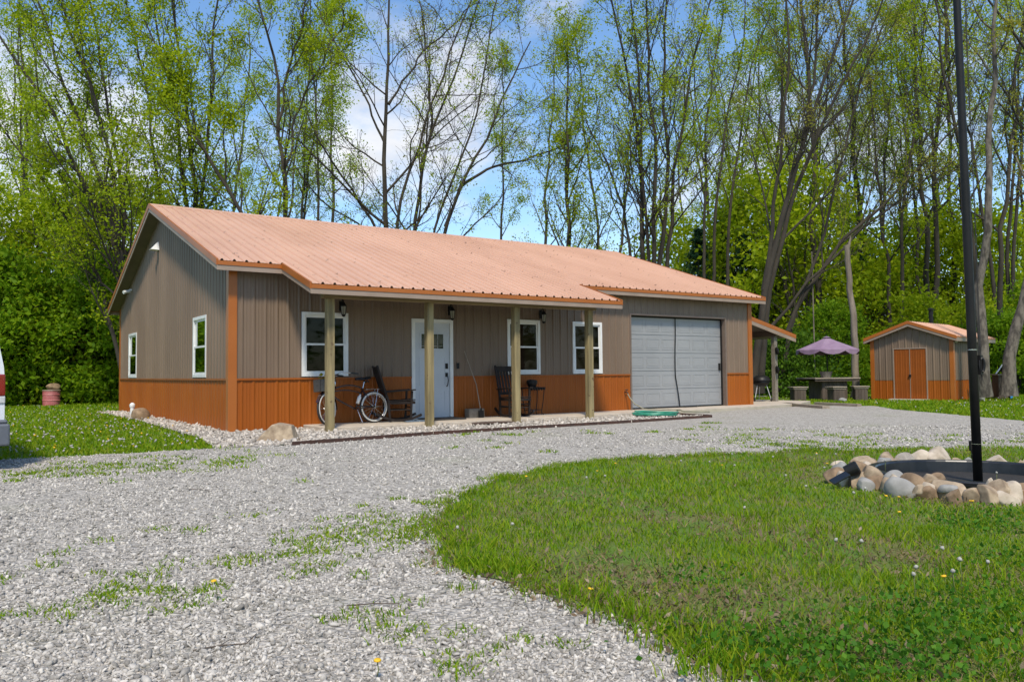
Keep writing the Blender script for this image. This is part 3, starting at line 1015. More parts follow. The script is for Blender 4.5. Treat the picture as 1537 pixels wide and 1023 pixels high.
    cg.add([(.58, -.006, .36), (.58, .006, .36), (.92, -.006, r + .03), (.92, .006, r + .03), (.92, -.006, r + .01), (.92, .006, r + .01), (.58, -.006, .33), (.58, .006, .33)],
           [(0, 2, 4, 6), (1, 7, 5, 3), (0, 1, 3, 2), (6, 4, 5, 7), (2, 3, 5, 4), (0, 6, 7, 1)], mtx)
    cg.tube([(.60, .10, .30), (.60, -.10, .30), (.66, -.10, .22), (.66, -.18, .22)], .009, 6)
    cg.build('chain_guard', MT['black'], t)
    t.rotation_euler = (lean, 0, rotz)
    return t
bicycle((1.78, -.50, .0), R(4), R(-4))

def rocking_chair(loc, rotz, label):
    """faces local +X"""
    t = thing('rocking_chair', label, 'chair', loc, rotz, 'black rocking chairs on the porch')
    m = MT['blackw']
    for s in (-1, 1):
        y = .25 * s
        rk = MB()
        pts = [(-.48 + .95 * k / 12, y, .035 + .16 * ((k - 6.2) / 6) ** 2 * (.75 if k > 6 else .9)) for k in range(13)]
        for a, b in zip(pts, pts[1:]): rk.bar(a, b, .035, .05)
        rk.build('rocker', m, t)
        p = MB(); p.bar((.24, y, .06), (.27, y, .64), .04, .04, (0, 1, 0)); p.build('leg', m, t)
        p = MB(); p.bar((-.20, y, .06), (-.23, y, .46), .04, .045, (0, 1, 0)); p.build('leg', m, t)
        p = MB(); p.bar((-.22, y, .42), (-.46, y, 1.17), .04, .04, (0, 1, 0)); p.build('back_post', m, t, bevel=.006)
        p = MB(); p.bar((-.30, y + .02 * s, .625), (.34, y + .02 * s, .665), .085, .025); p.build('armrest', m, t, bevel=.006)
    st = MB()
    for k in range(6):
        x = -.22 + k * .095
        st.box(x, x + .085, -.26, .26, .425 + .004 * k, .447 + .004 * k)
    st.box(-.22, .34, -.25, -.22, .37, .424); st.box(-.22, .34, .22, .25, .37, .424)
    st.box(.30, .34, -.219, .219, .37, .43)
    st.build('seat', m, t, bevel=.004)
    b = MB()
    b.bar((-.435, -.23, 1.09), (-.435, .23, 1.09), .03, .12)
    b.bar((-.255, -.23, .53), (-.255, .23, .53), .03, .06)
    b.build('back_rail', m, t, bevel=.006)
    sl = MB()
    for k in range(6):
        y = -.19 + k * .076
        sl.bar((-.26, y, .55), (-.425, y, 1.04), .042, .014, (-1, 0, -.33))
    sl.build('back_slats', m, t)
    x = MB()
    x.tube([(.25, -.25, .22), (.25, .25, .22)], .014, 6); x.tube([(.255, -.25, .30), (.255, .25, .30)], .014, 6)
    x.tube([(-.21, -.25, .22), (-.21, .25, .22)], .014, 6)
    for s in (-1, 1): x.tube([(.25, .25 * s, .25), (-.21, .25 * s, .25)], .014, 6)
    x.build('stretcher', m, t)
    return t
rocking_chair((3.33, -.38, 0), R(-14), 'black slatted rocking chair beside the bicycle, turned towards the white door')
rocking_chair((6.13, -.66, 0), R(-97), 'black slatted rocking chair under the middle window, facing the drive')

t = thing('plant_stand', 'small black wire table with scalloped apron beside the facing rocking chair', 'table', (6.98, -.22, 0))
a = MB(); a.box(-.25, .25, -.16, .16, .64, .655); a.build('tabletop', MT['black'], t)
a = MB()
for k in range(7): a.lathe([(.0, -.07), (.03, -.04), (.035, 0.0)], (-.22 + k * .072, -.155, .64), 6)
a.build('apron', MT['black'], t)
for sx in (-1, 1):
    for sy in (-1, 1):
        a = MB(); a.tube([(.23 * sx, .14 * sy, .64), (.20 * sx, .12 * sy, .3), (.16 * sx, .11 * sy, .06), (.21 * sx, .13 * sy, .0)], .011, 6); a.build('leg', MT['black'], t)
a = MB(); a.tube([(-.17, -.11, .12), (.17, -.11, .12)], .007, 5); a.tube([(-.17, .11, .12), (.17, .11, .12)], .007, 5); a.tube([(-.17, -.11, .12), (-.17, .11, .12)], .007, 5); a.tube([(.17, -.11, .12), (.17, .11, .12)], .007, 5)
a.build('stretcher', MT['black'], t)
a = MB(); a.lathe([(.09, 0), (.13, .09), (.13, .15), (.10, .17), (.02, .18)], (0, 0, 0), 14); o = a.build('flower_pot', MT['black'], None, smooth=False, loc=(6.95, -.22, .656))
prop(o, 'squat black pot on top of the small wire table', 'pot')

a = MB(); a.box(-.2, .2, -.1, .1, 0, .2); a.box(-.16, -.03, -.103, -.1, .04, .16); a.box(.03, .16, -.103, -.1, .04, .16)
o = a.build('concrete_block', MT['grey'], None, bevel=.008, loc=(5.36, -.2, .0)); prop(o, 'grey block on the porch floor at the foot of the leaning pole', 'block')
t = thing('garden_tool', 'thin long-handled tool leaning on the wall beside the white door', 'tool', (5.42, -.38, 0))
a = MB(); a.tube([(0, .0, .1), (-.05, .12, .75), (-.22, .345, 1.50)], .011, 6); a.build('handle', MT['wood_top'], t)
a = MB(); a.box(-.06, .06, -.02, .02, .0, .16); a.tube([(0, 0, .14), (0, 0, .22)], .018, 6); a.build('tool_head', MT['black'], t)

a = MB(); a.box(-.45, .45, -.28, .28, 0, .02); a.tube([(-.44, -.27, .018), (.44, -.27, .018), (.44, .27, .018), (-.44, .27, .018)], .016, 6, closed=True)
o = a.build('doormat', MT['mat'], None, loc=(4.40, -.40, .002)); prop(o, 'dark rectangular doormat on the slab before the white door', 'mat')
a = MB()
pp = [(.52 * math.cos(math.pi * k / 16), .36 * math.sin(math.pi * k / 16)) for k in range(17)]
a.prism(pp, 0, .025)
o = a.build('doormat', MT['mat2'], None, loc=(4.88, -1.75, -.045)); prop(o, 'brown half-round mat lying on the gravel bed edge', 'mat')
o.rotation_euler = (0, 0, R(2))
# crumpled cloth
V, F = [], []
n = 14
for j in range(n):
    for i in range(n):
        u, v = i / (n - 1) - .5, j / (n - 1) - .5
        V.append((u * .48 + .03 * math.sin(7 * v), v * .32, .012 + .045 * max(0, .5 - math.hypot(u, v)) * (1 + math.sin(13 * u + 5 * v)) + .008 * math.sin(17 * v)))
for j in range(n - 1):
    for i in range(n - 1): F.append((j * n + i, j * n + i + 1, (j + 1) * n + i + 1, (j + 1) * n + i))
o = link('cloth', np_mesh('cloth', V, F, MT['cloth'], True), None, (3.62, -.62, .004)); prop(o, 'crumpled slate-blue cloth on the porch floor beside a rocking chair', 'cloth')
o.modifiers.new('solid', 'SOLIDIFY').thickness = .008

# garden hose: one line from the spigot ending in a coil on the stones
t = thing('garden_hose', 'green garden hose coiled on the stone bed before the garage', 'hose', (9.45, -1.75, -.05))
a = MB()
pts = []
for k in range(110):
    an = k * 2 * math.pi / 22
    rr = .46 + .06 * math.sin(k * .37) + .02 * math.sin(k * 1.3)
    pts.append((1.1 * rr * math.cos(an), rr * .95 * math.sin(an), .02 + .012 * (k // 22) + .008 * math.sin(k * .9)))
pts += [(.62, .22, .05), (.72, .45, .04), (.62, .7, .05), (.35, .78, .07), (.1, .80, .075)]
a.tube(pts, .017, 6)
a.build('coil', MT['hose'], t, smooth=True)
a = MB()
a.tube([(.63, 1.62, .48), (.64, 1.56, .38), (.68, 1.42, .22), (.80, 1.2, .09), (1.1, .95, .068), (1.45, .88, .068), (1.6, .72, .06), (1.5, .5, .03), (1.75, .25, .02), (1.9, 0.0, .02)], .017, 6)
a.build('supply_hose', MT['hose2'], t, smooth=True)

# landscape edging strips
def edging(pts, label):
    a = MB()
    for p, q in zip(pts, pts[1:]): a.bar((*p, -.058), (*q, -.058), .035, .07)
    c = np.mean(np.array(pts), axis=0)
    o = a.build('steel_edging', MT['rust'], None)
    prop(o, label, 'edging', 'rusty edging strips round the stone bed')
edging([(-.05, -3.64), (1.3, -3.42), (2.62, -3.2)], 'rusty edging strip nearest the big sloped rock')
edging([(2.66, -3.195), (5.0, -3.10), (7.46, -3.05)], 'rusty edging strip in front of the porch posts and white door')
edging([(7.52, -3.045), (8.8, -2.95), (10.2, -2.84)], 'rusty edging strip on the drive side of the hose coil')
edging([(10.22, -2.80), (10.28, -2.0), (10.36, -1.28)], 'rusty edging strip running from the drive back to the garage apron')
def board(p, q, w, label):
    a = MB(); a.bar((*p, -.045), (*q, -.045), w, .09)
    o = a.build('timber_board', MT['wood_top'], None, bevel=.006); prop(o, label, 'board', 'boards on the ground by the picnic set')
board(gnd(1178, 608)[:2], gnd(1240, 613)[:2], .22, 'long weathered board on the ground before the stools')
board(gnd(1225, 607)[:2], gnd(1290, 610)[:2], .16, 'thin pale board on the grass behind the long weathered board')

# ------------------------------------------------------------------ rocks
def rock_mesh(name, sx, sy, sz, seed, mat, rough=.16, flat=.0, sub=4, cut=.0):
    import bmesh
    bm = bmesh.new()
    bmesh.ops.create_icosphere(bm, subdivisions=sub, radius=1)
    rr = np.random.default_rng(seed)
    ph = rr.uniform(0, 6.28, (4, 3)); fr = rr.uniform(1.0, 2.2, (4, 3))
    planes = [(Vector(rr.normal(size=3)).normalized(), rr.uniform(.5, .82)) for _ in range(8)] if cut else []
    for v in bm.verts:
        p = v.co.copy()
        d = sum(math.sin(fr[i] @ np.array(p) * 1.0 + ph[i][0]) for i in range(4)) / 4
        p *= 1 + rough * d
        for nn, h in planes:
            e = p.dot(nn) - h
            if e > 0: p -= nn * e * cut
        if p.z < -.55: p.z = -.55
        v.co = Vector((p.x * sx, p.y * sy, (p.z + .5) * sz / 1.45))
    me = bpy.data.meshes.new(name)
    bm.to_mesh(me); bm.free()
    me.materials.append(mat)
    for p in me.polygons: p.use_smooth = True
    return me
def rock(name, loc, dims, seed, mat, label, rotz=0.0, group=None, rough=.16, cut=0.0, cat='rock'):
    o = link(name, rock_mesh(name, dims[0] / 2, dims[1] / 2, dims[2], seed, mat, rough, cut=cut), None, loc)
    o.rotation_euler = (0, 0, rotz)
    prop(o, label, cat, group)
    return o
# big sloped slab of stone by the house corner
a = MB()
a.add([(-.33, -.2, -.03), (.33, -.22, -.03), (.30, .22, -.03), (-.30, .22, -.03), (-.05, -.16, .27), (.25, -.15, .25), (.22, .16, .24), (-.02, .14, .29), (-.31, -.05, .05)], [(0, 1, 5, 4), (1, 2, 6, 5), (2, 3, 7, 6), (3, 8, 4, 7), (8, 0, 4), (3, 0, 8), (4, 5, 6, 7), (3, 2, 1, 0)])
o = a.build('rock', MT['rock'], None, bevel=.02, loc=(.05, -2.68, -.07)); prop(o, 'large sloped tan rock at the front corner of the house', 'rock'); o.rotation_euler = (0, 0, R(-35))
rock('rock', (-.52, 6.05, -.08), (.50, .42, .30), 5, MT['rock3'], 'ochre boulder beside the white vent pipe along the gable wall', R(-30), cut=.5)
t = thing('vent_pipe', 'short white capped pipe standing in gravel by the gable wall', 'pipe', (-.28, 8.5, -.09))
a = MB(); a.lathe([(.055, 0), (.055, .25)], (0, 0, 0), 14); a.build('pipe', MT['white'], t)
a = MB(); a.lathe([(.07, .25), (.075, .31), (.05, .35), (.02, .37)], (0, 0, 0), 14); a.build('cap', MT['white'], t)

# barrel with a rock on it
bl = gnd(77, 609.5, -.1)
t = thing('barrel', 'faded red plastic barrel half standing before the hedge', 'barrel', (bl[0], bl[1], -.10))
a = MB(); a.lathe([(.27, 0), (.29, .02), (.295, .2), (.31, .22), (.295, .25), (.295, .42), (.31, .44), (.295, .47), (.30, .58), (.28, .62)], (0, 0, 0), 24); a.build('drum', MT['pink'], t)
a = MB(); a.lathe([(.305, .585), (.315, .60), (.305, .625), (.28, .625)], (0, 0, 0), 24); a.build('rim', MT['fascia'], t)
rock('rock', (bl[0] + .04, bl[1], .53), (.52, .40, .24), 9, MT['rock3'], 'flat ochre rock lying on top of the red barrel', 0, cut=.5)

# ------------------------------------------------------------------ van (rear corner in view)
vd = np.array([FW[0], FW[1]]) / math.hypot(FW[0], FW[1])
t = thing('van', 'white van by the lawn, only its rear corner with red tail light in view', 'van', (-3.822 - .97, -4.56 - .03, -.10), R(93))
def loft(mb, secs):
    """secs: list of (x, outline of (y,z)) with equal counts"""
    n = len(secs[0][1])
    vs = [(x, y, z) for x, o in secs for y, z in o]
    fs = []
    for i in range(len(secs) - 1):
        for k in range(n):
            l = (k + 1) % n
            fs.append((i * n + k, i * n + l, (i + 1) * n + l, (i + 1) * n + k))
    fs.append(tuple(range(n))); fs.append(tuple((len(secs) - 1) * n + k for k in reversed(range(n))))
    mb.add(vs, fs)
def vsec(hw, zt, zb=.38):
    return [(-hw * .97, zb), (-hw, .62), (-hw, 1.05), (-hw * .985, 1.22), (-hw * .9, zt - .22), (-hw * .78, zt - .04), (-hw * .4, zt), (hw * .4, zt), (hw * .78, zt - .04), (hw * .9, zt - .22), (hw * .985, 1.22), (hw, 1.05), (hw, .62), (hw * .97, zb)]
a = MB()
loft(a, [(0, vsec(.955, 1.86)), (.06, vsec(.97, 1.90)), (.5, vsec(.985, 1.95)), (2.6, vsec(.99, 1.95)), (3.3, vsec(.985, 1.86)), (4.0, vsec(.97, 1.32)), (4.9, vsec(.93, 1.05)), (5.05, vsec(.85, .95))])
a.build('body', MT['vanw'], t, smooth=False, bevel=.02)
a = MB(); a.box(-.13, .25, -1.02, 1.02, .30, .555); a.box(-.10, .2, -1.0, 1.0, .555, .60); a.build('bumper', MT['vanb'], t, bevel=.03)
a = MB(); a.box(-.012, .10, -.80, .80, 1.12, 1.68); a.build('rear_window', MT['van_glass'], t, bevel=.02)
for s in (-1, 1):
    a = MB(); ys = sorted((s * .80, s * .978)); a.box(-.016, .16, ys[0], ys[1], .875, 1.13); l_ = a.build('tail_light', MT['red'], t, bevel=.015)
    a = MB(); a.box(-.016, .16, ys[0], ys[1], .79, .872); a.build('reverse_lamp', MT['silver'], l_, bevel=.01)
for x in (.85, 4.0):
    for s in (-1, 1):
        a = MB(); a.lathe([(.20, -.11), (.33, -.10), (.345, -.05), (.345, .05), (.33, .10), (.20, .11)], (0, 0, 0), 24, Matrix.Translation((x, s * .85, .345)) @ Matrix.Rotation(R(90), 4, 'X')); w_ = a.build('wheel', MT['rubber'], t)
        a = MB(); a.lathe([(.02, -.09), (.20, -.112), (.20, .112), (.02, .09)], (0, 0, 0), 20, Matrix.Translation((x, s * .85, .345)) @ Matrix.Rotation(R(90), 4, 'X')); a.build('rim', MT['silver'], w_)
for s in (-1, 1):
    ys = sorted((s * .93, s * 1.0))
    a = MB(); a.box(.45, 1.25, ys[0], ys[1], .34, .70)
    a.build('wheel_arch', MT['vanb'], t)

# ------------------------------------------------------------------ flagpole, basin, ring stones
pc = np.array([3.43, -12.02])
t = thing('flagpole', 'tall black metal flagpole with rope, leaning slightly out of the rock-ringed basin', 'flagpole', (pc[0], pc[1], -.12))
top = np.array([-.052, -.0135, 1.0])
a = MB(); a.tube([tuple(top * h) for h in (0, 1.5, 3.0, 4.6, 7.5)], [.040, .039, .036, .032, .025], 16); a.build('pole', MT['black'], t, smooth=True)
a = MB(); a.lathe([(.0385, -.004), (.0402, -.004), (.0402, .004), (.0385, .004)], tuple(top * 1.28), 16); a.lathe([(.0395, -.002), (.0405, -.002), (.0405, .002), (.0395, .002)], tuple(top * .42), 16); a.build('joint_band', MT['chrome'], t)
rp = MB()
for off_ in (.072, .080):
    rp.tube([tuple(top * h + np.array([RT[0], RT[1], 0]) * (off_ + .003 * math.sin(h * 3))) for h in np.linspace(1.0, 7.4, 24)], .003, 5)
rp.build('rope', MT['rubber'], t)
a = MB()
cen = top * 1.14 + np.array([RT[0], RT[1], 0]) * .075
for k in range(3): a.tube([tuple(cen + np.array([RT[0], RT[1], 0]) * (.022 * math.cos(q)) + np.array([0, 0, .062 * math.sin(q)]) + np.array([FW[0], FW[1], 0]) * (.012 * (k - 1))) for q in np.linspace(0, 2 * math.pi, 13)[:-1]], .012, 6, closed=True)
a.box(cen[0] - .03, cen[0] + .012, cen[1] - .012, cen[1] + .02, cen[2] - .09, cen[2] + .09)
a.build('cleat', MT['black'], t)

bc = (3.47, -12.0)
t = thing('pond_basin', 'round black plastic basin ringed by rocks at the foot of the flagpole', 'basin', (bc[0], bc[1], -.10))
a = MB(); a.lathe([(.02, -.06), (.80, -.06), (.84, .0), (.855, .14), (.865, .155), (.93, .155), (.94, .145), (.935, .11), (.90, .10), (.87, -.06)], (0, 0, 0), 56); a.build('rim', MT['liner'], t, smooth=False, bevel=.003)
# dirt lying in it
a = MB(); a.lathe([(.82, .005), (.5, .012), (0.001, .016)], (0, 0, 0), 30)
o = a.build('soil', MT['dirt'], None, loc=(bc[0], bc[1], -.062)); prop(o, kind='stuff', label='dark soil and stones in the bottom of the black basin', cat='soil')

ST = [  # px centre, px base, px w, px h, depth factor, material, seed   (zoom units of the photograph crop)
 (165,318,125,55,'rock4'),(350,290,215,80,'rock'),(410,325,130,55,'rock4'),(500,322,95,50,'rock'),(600,292,115,38,'rock'),(760,278,230,92,'rock4'),(945,276,265,112,'rock4'),(1045,274,105,40,'rock'),
 (1130,280,85,58,'rock2'),(1370,292,205,102,'rock4'),(1525,302,95,55,'rock'),(1640,330,170,90,'rock4'),
 (300,365,150,65,'rock'),(310,475,150,125,'rock'),(395,490,110,90,'rock3'),(480,490,200,150,'rock3'),(590,420,160,88,'rock2'),
 (535,515,65,58,'rock2'),(670,545,245,150,'rock2'),(705,430,105,62,'rock'),(835,458,155,92,'rock'),(905,445,135,90,'rock3'),(880,562,195,112,'rock3'),
 (1000,485,155,55,'rock2'),(1080,458,105,46,'rock'),(1045,602,125,128,'rock3'),(1165,518,180,88,'rock2'),(1225,592,205,120,'rock'),(1292,482,80,98,'rock4'),(1300,500,85,45,'rock'),
 (1425,505,215,95,'rock'),(1440,604,200,118,'rock4'),(1580,590,190,125,'rock'),(1590,500,160,90,'rock3'),(1700,560,200,120,'rock2'),(1780,470,190,110,'rock'),
 (420,385,110,60,'rock2'),(220,330,90,45,'rock2'),(1110,520,70,50,'rock4'),(960,520,60,45,'rock'),(760,490,90,60,'rock'),(1370,560,80,60,'rock2')]
desc = {'rock': 'tan', 'rock2': 'smooth grey', 'rock3': 'brownish ochre', 'rock4': 'pale cream'}
for i, (zx, zy, zw, zh, mk) in enumerate(ST):
    px, py = 1230 + zx / 5.006, 640 + zy / 5.006
    if py < 701: py += 9; zh += 26
    lift = 0.0
    if 410 < zy < 512 and zx > 575: lift = .09
    p = gnd(px, py, -.085 + lift)
    dd = (p - CP) @ FW
    w, h = zw / 5.006 / FPX * dd, zh / 5.006 / FPX * dd
    h *= .95
    dpt = w * .75
    p = p + np.array([FW[0], FW[1], 0]) * dpt * .42
    sz = 'large' if w > .25 else ('mid-sized' if w > .15 else 'small')
    dcol = dd
    if py < 710: where = 'behind the black basin' if px > 1345 else 'at the far left end of the ring'
    elif px < 1330: where = 'at the left end of the ring near the solar light'
    elif px < 1400: where = 'in the front of the ring, left of the flagpole'
    elif px < 1490: where = 'in the front of the ring, close to the flagpole foot'
    else: where = 'at the right of the flagpole'
    rock('ring_stone', (p[0], p[1], -.10 + lift), (w * 1.1, dpt, h * (1.22 if py > 705 else 1.35)), 40 + i, MT[mk], f'{sz} {desc[mk]} stone {where}', math.atan2(RT[1], RT[0]) + R(RNG.uniform(-12, 12)), 'stones ringing the black basin', rough=.16 if mk == 'rock2' else .28, cut=.45 if mk == 'rock2' else .9, cat='stone')
for k in range(30):  # smaller stones that close the gaps of the ring
    an = R(62 + k * 7.0)
    r_ = 1.13 + RNG.uniform(-.06, .12)
    x, y = bc[0] + r_ * math.cos(an), bc[1] + r_ * math.sin(an)
    mk = ('rock4', 'rock', 'rock2', 'rock', 'rock4', 'rock3')[k % 6]
    w_ = RNG.uniform(.17, .30)
    rock('ring_stone', (x, y, -.10), (w_, w_ * RNG.uniform(.7, .95), w_ * RNG.uniform(.6, .85)), 140 + k, MT[mk], 'stone wedged in the ring against the outside of the black rim', an + R(90), 'stones ringing the black basin', rough=.26, cut=.85, cat='stone')
for k in range(20):  # the rest of the ring, out of the photo's frame to the right and front
    an = R(-95 + k * 7.5)
    rr = 1.22 + RNG.uniform(-.12, .12)
    x, y = bc[0] + rr * math.cos(an), bc[1] + rr * math.sin(an)
    mk = ('rock', 'rock2', 'rock3', 'rock4')[k % 4]
    q = np.array([x, y, 0.]) - CP
    if (q @ RT) / (q @ FW) * FPX < 768 + 20: continue
    rock('ring_stone', (x, y, -.1), (RNG.uniform(.22, .36), RNG.uniform(.2, .28), RNG.uniform(.14, .2)), 90 + k, MT[mk], 'stone on the far right side of the ring, past the flagpole', an, 'stones ringing the black basin', cut=.6, cat='stone')

# solar spot light on a stake
p = gnd(1276, 735, -.09)
t = thing('solar_light', 'black solar garden spotlight on a stake at the left end of the stone ring', 'garden light', (p[0], p[1], -.10), math.atan2(RT[1], RT[0]))
a = MB(); a.tube([(0, 0, -.02), (0, 0, .16)], .012, 8); a.build('stake', MT['black'], t)
a = MB(); a.lathe([(.055, -.06), (.062, .05), (.05, .06)], (0, 0, 0), 18, Matrix.Translation((.03, .02, .19)) @ Matrix.Rotation(R(62), 4, 'Y') @ Matrix.Rotation(R(20), 4, 'X')); a.build('lamp_head', MT['black'], t)
a = MB(); a.box(-.085, .085, -.05, .05, -.008, .008, Matrix.Translation((-.11, -.05, .125)) @ Matrix.Rotation(R(-28), 4, 'Y') @ Matrix.Rotation(R(14), 4, 'X')); a.build('solar_panel', MT['van_glass'], t, bevel=.004)
p = gnd(1459, 690, -.09)
t = thing('solar_light', 'small black square post light behind the basin next to the flagpole', 'garden light', (p[0], p[1], -.10))
a = MB(); a.tube([(0, 0, 0), (0, 0, .12)], .012, 6); a.build('stake', MT['black'], t)
a = MB(); a.box(-.035, .035, -.02, .02, .12, .24); a.build('lamp_head', MT['black'], t, bevel=.01)
a = MB(); a.lathe([(.018, 0), (.018, .004)], (0, 0, 0), 10, Matrix.Translation((-.012, -.0205, .2)) @ Matrix.Rotation(R(90), 4, 'X')); a.build('lens', MT['white'], t)

# ------------------------------------------------------------------ shed
fl = np.array([23.17, 1.08]); fr_ = fl + 2.74 * np.array([.147, -.989])
sdv = (fr_ - fl); SW = np.linalg.norm(sdv); sdv /= SW
shed = thing('shed', 'small taupe garden shed with orange double doors and copper roof', 'shed', (fl[0], fl[1], -.09), math.atan2(sdv[1], sdv[0]))
SD = 3.6; SH = 2.16; SP = 2.66; so = .19
stop = lambda u: SH + (SP - SH) * (1 - abs(u - SW / 2) / (SW / 2))
sx0, sx1, sdz = .80, 1.88, 1.80
shole = [(sx0, sx1, -.1, sdz)]
ribbed(lambda u, o, z: (u, -o, z), 0, SW, .70, stop, shole, phase=.06).build('wall', MT['taupe'], shed)
for a_, b_ in ((0, sx0), (sx1, SW)): ribbed(lambda u, o, z: (u, -o, z), a_, b_, 0, .69, [], phase=.06, rib=.014).build('wainscot', MT['copper'], shed)
for xx, sg in ((0, -1), (SW, 1)):
    ribbed(lambda u, o, z: (xx + sg * o, u, z), 0, SD, .70, SH, phase=.06).build('wall', MT['taupe'], shed)
    ribbed(lambda u, o, z: (xx + sg * o, u, z), 0, SD, 0, .69, phase=.06, rib=.014).build('wainscot', MT['copper'], shed)
ribbed(lambda u, o, z: (u, SD + o, z), 0, SW, 0, stop, phase=.06).build('wall', MT['taupe'], shed)
for pl_ in ([(-.034, -.034), (.10, -.034), (.10, -.002), (-.002, -.002), (-.002, .10), (-.034, .10)], [(SW - .10, -.034), (SW + .034, -.034), (SW + .034, .10), (SW + .002, .10), (SW + .002, -.002), (SW - .10, -.002)],
            [(SW + .002, SD - .1), (SW + .034, SD - .1), (SW + .034, SD + .03), (SW + .002, SD + .03)]):
    MB().prism(pl_, 0, SH).build('corner_trim', MT['trim'], shed)
a = MB()
a.box(sx0 - .035, sx0, -.03, .05, 0, sdz + .035); a.box(sx1, sx1 + .035, -.03, .05, 0, sdz + .035); a.box(sx0, sx1, -.03, .05, sdz, sdz + .035)
a.build('door_frame', MT['fascia'], shed)
for k, (d0, d1) in enumerate(((sx0 + .004, (sx0 + sx1) / 2 - .012), ((sx0 + sx1) / 2 + .012, sx1 - .004))):
    m = ribbed(lambda u, o, z: (u, -.012 - o, z), d0, d1, .03, sdz - .006, rib=.010, pitch=.17)
    dd_ = m.build('door', MT['sheddoor'], shed)
    if k == 0:
        a = MB(); a.box(d1 - .02, d1 + .05, -.06, -.02, .82, .90); a.lathe([(.02, 0), (.02, .03)], (d1 - .01, -.06, .86), 8); a.build('latch', MT['black'], dd_)
a = MB(); a.box((sx0 + sx1) / 2 - .010, (sx0 + sx1) / 2 + .010, -.03, 0.0, .03, sdz - .006); a.build('astragal', MT['fascia'], shed)
ssl = (SP - SH) / (SW / 2)
srz = lambda u: SP + .10 - ssl * abs(u - SW / 2)
sr = MB()
for sg in (-1, 1):
    m = ribbed(lambda u, o, s: (SW / 2 + sg * s, u, SP + .10 - ssl * s + o), -so, SD + so, 0, SW / 2 + so, lap=.012)
    sr.add(m.v, m.f)
srf = sr.build('roof', MT['roof'], shed)
a, b = MB(), MB()
for sg in (-1, 1):
    e = SW / 2 + so
    for mb, y0, y1, t0, t1 in ((a, -so - .034, -so + .001, .085, -.025), (b, -so - .02, -so, .17, .087), (a, SD + so, SD + so + .03, .085, -.025)):
        vs = [(SW / 2 + sg * s, y, SP + .10 - ssl * s - tt) for tt in (t0, t1) for y in (y0, y1) for s in (0, e)]
        mb.add(vs, [(0, 2, 3, 1), (4, 5, 7, 6), (0, 1, 5, 4), (2, 6, 7, 3), (0, 4, 6, 2), (1, 3, 7, 5)])
    xs = sorted((SW / 2 + sg * e, SW / 2 + sg * (e + .02)))
    ze_ = SP + .10 - ssl * e
    b.box(xs[0], xs[1], -so, SD + so, ze_ - .17, ze_ - .05)
    a.box(xs[0] - .002, xs[1] + .006, -so, SD + so, ze_ - .048, ze_ - .004)
a.build('drip_trim', MT['trim'], srf); b.build('fascia', MT['fascia'], srf)
a = MB()
for sg in (-1, 1):
    e = SW / 2 + so - .02
    vs = [(SW / 2 + sg * s, y, SP + .10 - ssl * s - tt) for tt in (.07, .02) for y in (-so + .02, SD + so - .02) for s in (0, e)]
    a.add(vs, [(0, 2, 3, 1), (4, 5, 7, 6), (0, 1, 5, 4), (2, 6, 7, 3), (0, 4, 6, 2), (1, 3, 7, 5)])
a.build('soffit', MT['soffit'], srf)
a = MB(); a.lathe([(.075, 0), (.075, .55)], (1.05, 2.9, 2.75), 12); a.lathe([(.11, 0), (.11, .04), (.03, .09)], (1.05, 2.9, 3.32), 12); a.tube([(1.05, 2.9, 3.28), (1.05, 2.9, 3.34)], .03, 6)
a.build('chimney', MT['black'], shed)
a = MB(); a.box(SW + .02, SW + .08, .18, .24, 1.98, 2.05); a.build('floodlight', MT['white'], shed)
a = MB(); a.box(sx0 - .1, sx1 + .1, -.35, -.04, 0.0, .05); a.build('door_sill', MT['conc'], shed)

# ------------------------------------------------------------------ picnic set
tc_ = dep(1243, 599, 29.3)[:2]
ra = math.atan2(RT[1], RT[0])
t = thing('picnic_table', 'weathered wooden table on a boarded box base under the purple umbrella', 'table', (tc_[0], tc_[1], -.1), ra + R(8))
a = MB()
for k in range(8): a.box(-.86, .86, -.70 + k * .176, -.70 + k * .176 + .165, .78, .825)
a.build('tabletop', MT['wood_top'], t, bevel=.005)
a = MB(); a.box(-.84, .84, -.66, -.62, .70, .779); a.box(-.84, .84, .62, .66, .70, .779); a.build('apron', MT['wood_old'], t)
a = MB()
for k in range(7):
    for y in (-.48, .45): a.box(-.48 + k * .138, -.48 + k * .138 + .128, y, y + .03, 0, .70)
    for x in (-.49, .46): a.box(x, x + .03, -.44 + k * .126, -.44 + k * .126 + .118, 0, .70)
a.build('base', MT['wood_old'], t)
def stool(px, py, label, rz_):
    p = gnd(px, py, -.1)
    p = dep(px, py, 28.2) if px < 1230 else dep(px, py, 28.0 if px < 1280 else 28.6)
    t = thing('stool', label, 'stool', (p[0], p[1], -.1), ra + rz_, 'box stools round the picnic table')
    a = MB()
    for k in range(3): a.box(-.27, .27, -.25 + k * .17, -.25 + k * .17 + .16, .49, .525)
    a.box(-.24, .24, -.22, .22, .43, .465); a.box(-.2, .2, -.18, .18, .465, .49)
    a.build('seat', MT['wood_top'], t, bevel=.004)
    a = MB()
    for k in range(4):
        for y in (-.20, .17): a.box(-.20 + k * .101, -.20 + k * .101 + .095, y, y + .03, 0, .43)
        for x in (-.21, .19): a.box(x, x + .025, -.168 + k * .084, -.168 + k * .084 + .08, 0, .43)
    a.build('base', MT['wood_old'], t)
stool(1198, 602, 'box stool left of the picnic table, nearest the house', R(4))
stool(1255, 603, 'box stool in front of the picnic table', R(12))
stool(1291, 601, 'box stool at the right of the picnic table, by the bare snag', R(-8))

